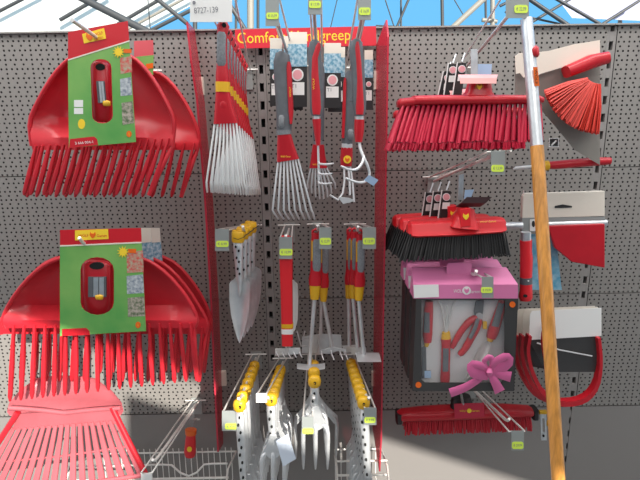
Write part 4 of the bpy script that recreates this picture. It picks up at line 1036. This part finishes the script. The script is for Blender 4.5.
# ------------------------------------------------------- lower left pieces
hook((196, 404), (153, 464), .40, 'lower left white hook with long double wires', plate=(141, 474, 152, 486), white=True, pd=.405, wire=WWIRE, arm=(141, 473, 152, 473))
t = thing('hand_tool', 'small red handle with orange collar hanging over the wire basket', 'tool', W(190, 405, .12))
MB().px([(188.5, 403), (194.5, 403), (194, 432), (188, 432)], .12, .0015, FILM).build('strap', t, 0, label='clear strap')
MB().loft([(190.8, 429.5, .12, 5.8, .013), (190.8, 434, .12, 5.6, .013)], ORG, 16).build('collar', t, 40, label='orange collar')
MB().loft([(190.8, 433.5, .12, 4.6, .012), (190.4, 443, .12, 5.4, .013), (190, 452, .12, 6, .014), (190, 456, .12, 4.8, .012)], BRED, 16).build('handle', t, 50)
MB().px(disc(189.4, 449.5, 2.5, 2.6), .1345, .002, YELP).build('badge', t, 0, label='yellow badge')
MB().loft([(190.5, 455, .12, 5, .012), (190.5, 462, .12, 5.4, .013)], FILM, 12).build('clear_cap', t, 40)

def basket(xa, xb, label, dip):
    t = thing('wire_basket', label, 'basket', W(200 if dip else 360, 470, .2))
    zb = W(200, 452, .02).z; zf = W(200, 466, .14).z
    b = MB(); b.tube([V((xa, -.02, zb)), V((xb, -.02, zb))], .003, WWIRE, 8); b.build('back_rail', t, 50)
    xd = W(188, 466, .17).x
    pts = [(xa, zf), (xb, zf)] if not dip else [(xa, zf), (xd-.075, zf), (xd-.05, zf-.002), (xd-.025, zf-.03), (xd, zf-.042), (xd+.025, zf-.03), (xd+.05, zf-.002), (xd+.075, zf), (xb, zf)]
    MB().tube([V((x, -.17, z+.03)) for x, z in pts], .003, WWIRE, 8).build('front_rail', t, 50)
    MB().tube([V((xa, -.17, zf-.02)), V((xb, -.17, zf-.02))], .0036, WWIRE, 8).build('middle_rail', t, 50)
    MB().tube([V((xa, -.30, zf-.075)), V((xb, -.30, zf-.075))], .003, WWIRE, 8).build('lower_rail', t, 50)
    x = xa
    while x <= xb+.001:
        MB().tube([V((x, -.02, zb+.015)), V((x, -.024, zb-.10)), V((x, -.30, zb-.15)), V((x, -.303, zf-.05))], .0014, WWIRE, 5).build('cross_wire', t, 50)
        x += .0196
    for x in (xa, xb): MB().tube([V((x, -.02, zb)), V((x, -.17, zf+.01)), V((x, -.30, zf-.07))], .003, WWIRE, 6).build('end_wire', t, 50)
basket(-.62, W(232, 460, .1).x, 'white wire shelf basket at lower left behind the small red handle', True)
basket(W(336, 460, .1).x, W(384, 460, .1).x, 'short white wire basket behind the rightmost row of yellow capped forks', False)

# ---------------------------------------------------------- greenhouse roof
def bars(name, lst):
    for (x0, y0, x1, y1, dep, wpx, M) in lst:
        a, c = W(x0, y0, -dep), W(x1, y1, -dep)
        r = wpx/2*PM((x0+x1)/2, (y0+y1)/2, -dep)
        e = (c-a)*.15
        b = MB(); b.tube([a, c], r, M, 10)
        structure(b.build(name, smooth=50))
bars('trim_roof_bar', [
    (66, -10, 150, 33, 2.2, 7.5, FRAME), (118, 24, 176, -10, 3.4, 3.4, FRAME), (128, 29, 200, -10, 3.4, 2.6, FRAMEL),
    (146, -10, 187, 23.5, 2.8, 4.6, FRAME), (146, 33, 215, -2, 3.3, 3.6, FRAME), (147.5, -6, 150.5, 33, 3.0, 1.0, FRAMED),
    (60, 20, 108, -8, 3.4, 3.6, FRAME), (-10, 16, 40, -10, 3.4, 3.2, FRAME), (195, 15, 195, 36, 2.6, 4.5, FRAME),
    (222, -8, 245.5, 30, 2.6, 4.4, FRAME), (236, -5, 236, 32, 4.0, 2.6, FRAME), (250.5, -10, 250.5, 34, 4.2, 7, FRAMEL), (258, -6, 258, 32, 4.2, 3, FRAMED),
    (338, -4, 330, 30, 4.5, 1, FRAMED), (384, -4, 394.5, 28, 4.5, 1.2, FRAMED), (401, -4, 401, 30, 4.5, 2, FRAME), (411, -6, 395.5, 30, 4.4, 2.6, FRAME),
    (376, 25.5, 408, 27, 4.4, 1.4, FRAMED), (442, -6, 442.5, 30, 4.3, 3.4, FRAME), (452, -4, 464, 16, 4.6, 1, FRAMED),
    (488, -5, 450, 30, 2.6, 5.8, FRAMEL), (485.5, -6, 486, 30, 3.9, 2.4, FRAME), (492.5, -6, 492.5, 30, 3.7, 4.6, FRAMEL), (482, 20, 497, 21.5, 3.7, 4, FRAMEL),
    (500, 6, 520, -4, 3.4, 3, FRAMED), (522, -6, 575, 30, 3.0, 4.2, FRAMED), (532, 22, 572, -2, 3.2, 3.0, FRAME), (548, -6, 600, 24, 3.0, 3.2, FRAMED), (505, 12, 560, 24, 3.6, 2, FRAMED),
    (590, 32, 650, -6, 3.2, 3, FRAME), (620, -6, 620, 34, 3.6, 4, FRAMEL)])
b = MB(); b.add([W(-60, -60, -3.5), W(224, -60, -3.5), W(214, -6, -3.5), (W(150, 27, -3.5)), W(140, 60, -3.5), W(-60, 60, -3.5)], [(0, 1, 2, 3, 4, 5)], ROOFW)
structure(b.build('ceiling', smooth=0))
b = MB(); b.add([W(536, -30, -3.4), W(720, -30, -3.4), W(720, 24, -3.4), W(572, 18, -3.4)], [(0, 1, 2, 3)], mat('lavender glazing', (.34, .36, .52), .3))
structure(b.build('ceiling', smooth=0))

# trees outside
def twig(b, p, dirv, L, r, dep):
    e = p+dirv*L
    b.tube([p, p.lerp(e, .5)+V((random.uniform(-.04, .04)*L, 0, random.uniform(-.02, .04)*L)), e], [r, r*.85, r*.65], BARK, 5)
    if dep == 0: return
    for k in range(3):
        a = random.uniform(-.75, .75)
        nd = V((dirv.x*math.cos(a)+dirv.z*math.sin(a), dirv.y+random.uniform(-.3, .3), -dirv.x*math.sin(a)+dirv.z*math.cos(a)+.12)).normalized()
        twig(b, p.lerp(e, random.uniform(.55, 1)), nd, L*random.uniform(.6, .8), r*.6, dep-1)
for k, (px_, lab) in enumerate(((300, 'bare leafless tree far outside above the red sign'), (428, 'bare leafless tree far outside above the right of the pegboard'), (350, 'bare leafless tree far outside above the red divider'))):
    g0 = W(px_, 40, -9-2.2*k); g0.z = 0
    t = thing('bare_tree', lab, 'tree', g0, 'bare trees outside')
    b = MB(); b.tube([g0, V((g0.x+.03, g0.y, 1.7))], [.06, .045], BARK, 8); b.build('trunk', t, 50)
    b = MB()
    for q in range(4): twig(b, V((g0.x+.03, g0.y, 1.3+.13*q)), V((random.uniform(-.7, .7), random.uniform(-.2, .2), .9)).normalized(), .8, .018, 4)
    b.build('crown', t, 0)
def bush(px_, wid, z0, z1, lab, y=-7):
    g0 = W(px_, 40, y); g0.z = 0
    t = thing('leafy_shrub', lab, 'shrub', g0, 'shrubs outside')
    b = MB()
    for k in range(1500):
        u = V((random.gauss(0, 1), random.gauss(0, 1), random.gauss(0, 1))).normalized()*random.random()**.35
        c = V((g0.x+u.x*wid, g0.y+u.y*wid*.6, (z0+z1)/2+u.z*(z1-z0)/2)); s_ = random.uniform(.03, .07)
        a = V((random.gauss(0, 1), random.gauss(0, 1), random.gauss(0, 1))).normalized(); e2 = a.orthogonal().normalized()
        b.add([c-a*s_, c+e2*s_*.5, c+a*s_, c-e2*s_*.5], [(0, 1, 2, 3)], LEAF)
    b.build('foliage', t, 0)
    b = MB(); b.tube([g0, V((g0.x, g0.y, z0+.3))], .04, BARK, 8); b.build('stem', t, 50)
bush(520, .55, 1.0, 3.0, 'green leafy shrub outside beyond the top of the pole')
bush(556, .5, 1.0, 3.1, 'green leafy shrub outside under the lavender roof glazing', -9)

# ------------------------------------------------------------------ light
w = bpy.data.worlds.new('world'); SC.world = w; w.use_nodes = True
n = w.node_tree.nodes; l = w.node_tree.links; bg = n['Background']
tc = n.new('ShaderNodeTexCoord'); sp = n.new('ShaderNodeSeparateXYZ'); l.new(tc.outputs['Generated'], sp.inputs[0])
ns = n.new('ShaderNodeTexNoise'); ns.inputs['Scale'].default_value = 2.2; ns.inputs['Detail'].default_value = 5; l.new(tc.outputs['Generated'], ns.inputs['Vector'])
ma = n.new('ShaderNodeMath'); ma.operation = 'MULTIPLY_ADD'; l.new(sp.outputs[1], ma.inputs[0]); ma.inputs[1].default_value = -.9; l.new(ns.outputs['Fac'], ma.inputs[2])
mr = n.new('ShaderNodeMapRange'); mr.inputs[1].default_value = .1; mr.inputs[2].default_value = .6; l.new(ma.outputs[0], mr.inputs[0])
mx = n.new('ShaderNodeMix'); mx.data_type = 'RGBA'; mx.inputs[6].default_value = (.17, .55, .95, 1); mx.inputs[7].default_value = (.92, .93, .94, 1)
l.new(mr.outputs[0], mx.inputs[0]); l.new(mx.outputs[2], bg.inputs['Color']); bg.inputs['Strength'].default_value = 1.0

SUN = V((-.36, .74, -.40)).normalized()
sd = bpy.data.lights.new('sun', 'SUN'); sd.energy = 7.5; sd.angle = .006; sd.color = (1, .95, .86)
so = bpy.data.objects.new('sun', sd); COL.objects.link(so); so.rotation_euler = SUN.to_track_quat('-Z', 'Y').to_euler(); so.location = (-2, -3, 4)
def back(P, z): return P - SUN*((z-P.z)/-SUN.z)
a, c = back(W(80, 346, 0), 3.3), back(W(560, 494, 0), 3.3)
ed = (c-a).normalized(); nrm = V((-ed.y, ed.x, 0))
if nrm.y < 0: nrm = -nrm
A0, C0 = a-ed*2.2, c+ed*2.2
b = MB(); b.prism([A0, C0, C0+nrm*2.3, A0+nrm*2.3], (0, 0, .03), BLOCKER)
structure(b.build('ceiling', smooth=0))  # unseen strip added overhead; its edge keeps sun off the upper board
q = [back(W(*p_, 0), 3.34) for p_ in ((128, 408), (352, 474), (352, 560), (128, 480))]
b = MB(); b.prism(q, (0, 0, .05), FRAME)
structure(b.build('trim_sun_blocker', smooth=0))  # unseen strip added only to shade the base panel at lower left
b = MB(); b.box((0, -3.3, 1.05), (9, .08, 2.1), PLAIN); structure(b.build('wall_front', smooth=0))
def area(name, loc, aim, sx, sy, e, col):
    ad = bpy.data.lights.new(name, 'AREA'); ad.shape = 'RECTANGLE'; ad.size = sx; ad.size_y = sy; ad.energy = e; ad.color = col
    ao = bpy.data.objects.new(name, ad); COL.objects.link(ao); ao.location = loc
    ao.rotation_euler = (V(aim)-V(loc)).to_track_quat('-Z', 'Y').to_euler()
area('skylight_fill', (.2, -.62, 2.75), (.2, -.35, 1.2), 3.4, .5, 34, (1, .97, .93))
area('skylight_fill', (.9, -2.6, 3.1), (.2, 0, 1.3), 2.2, .8, 19, (1, .97, .93))  # fill lamp added behind the viewer to lift the middle of the board

vs = SC.view_settings
vs.view_transform = 'Standard'; vs.look = 'None'; vs.gamma = 1; vs.use_curve_mapping = False; vs.exposure = 0.12
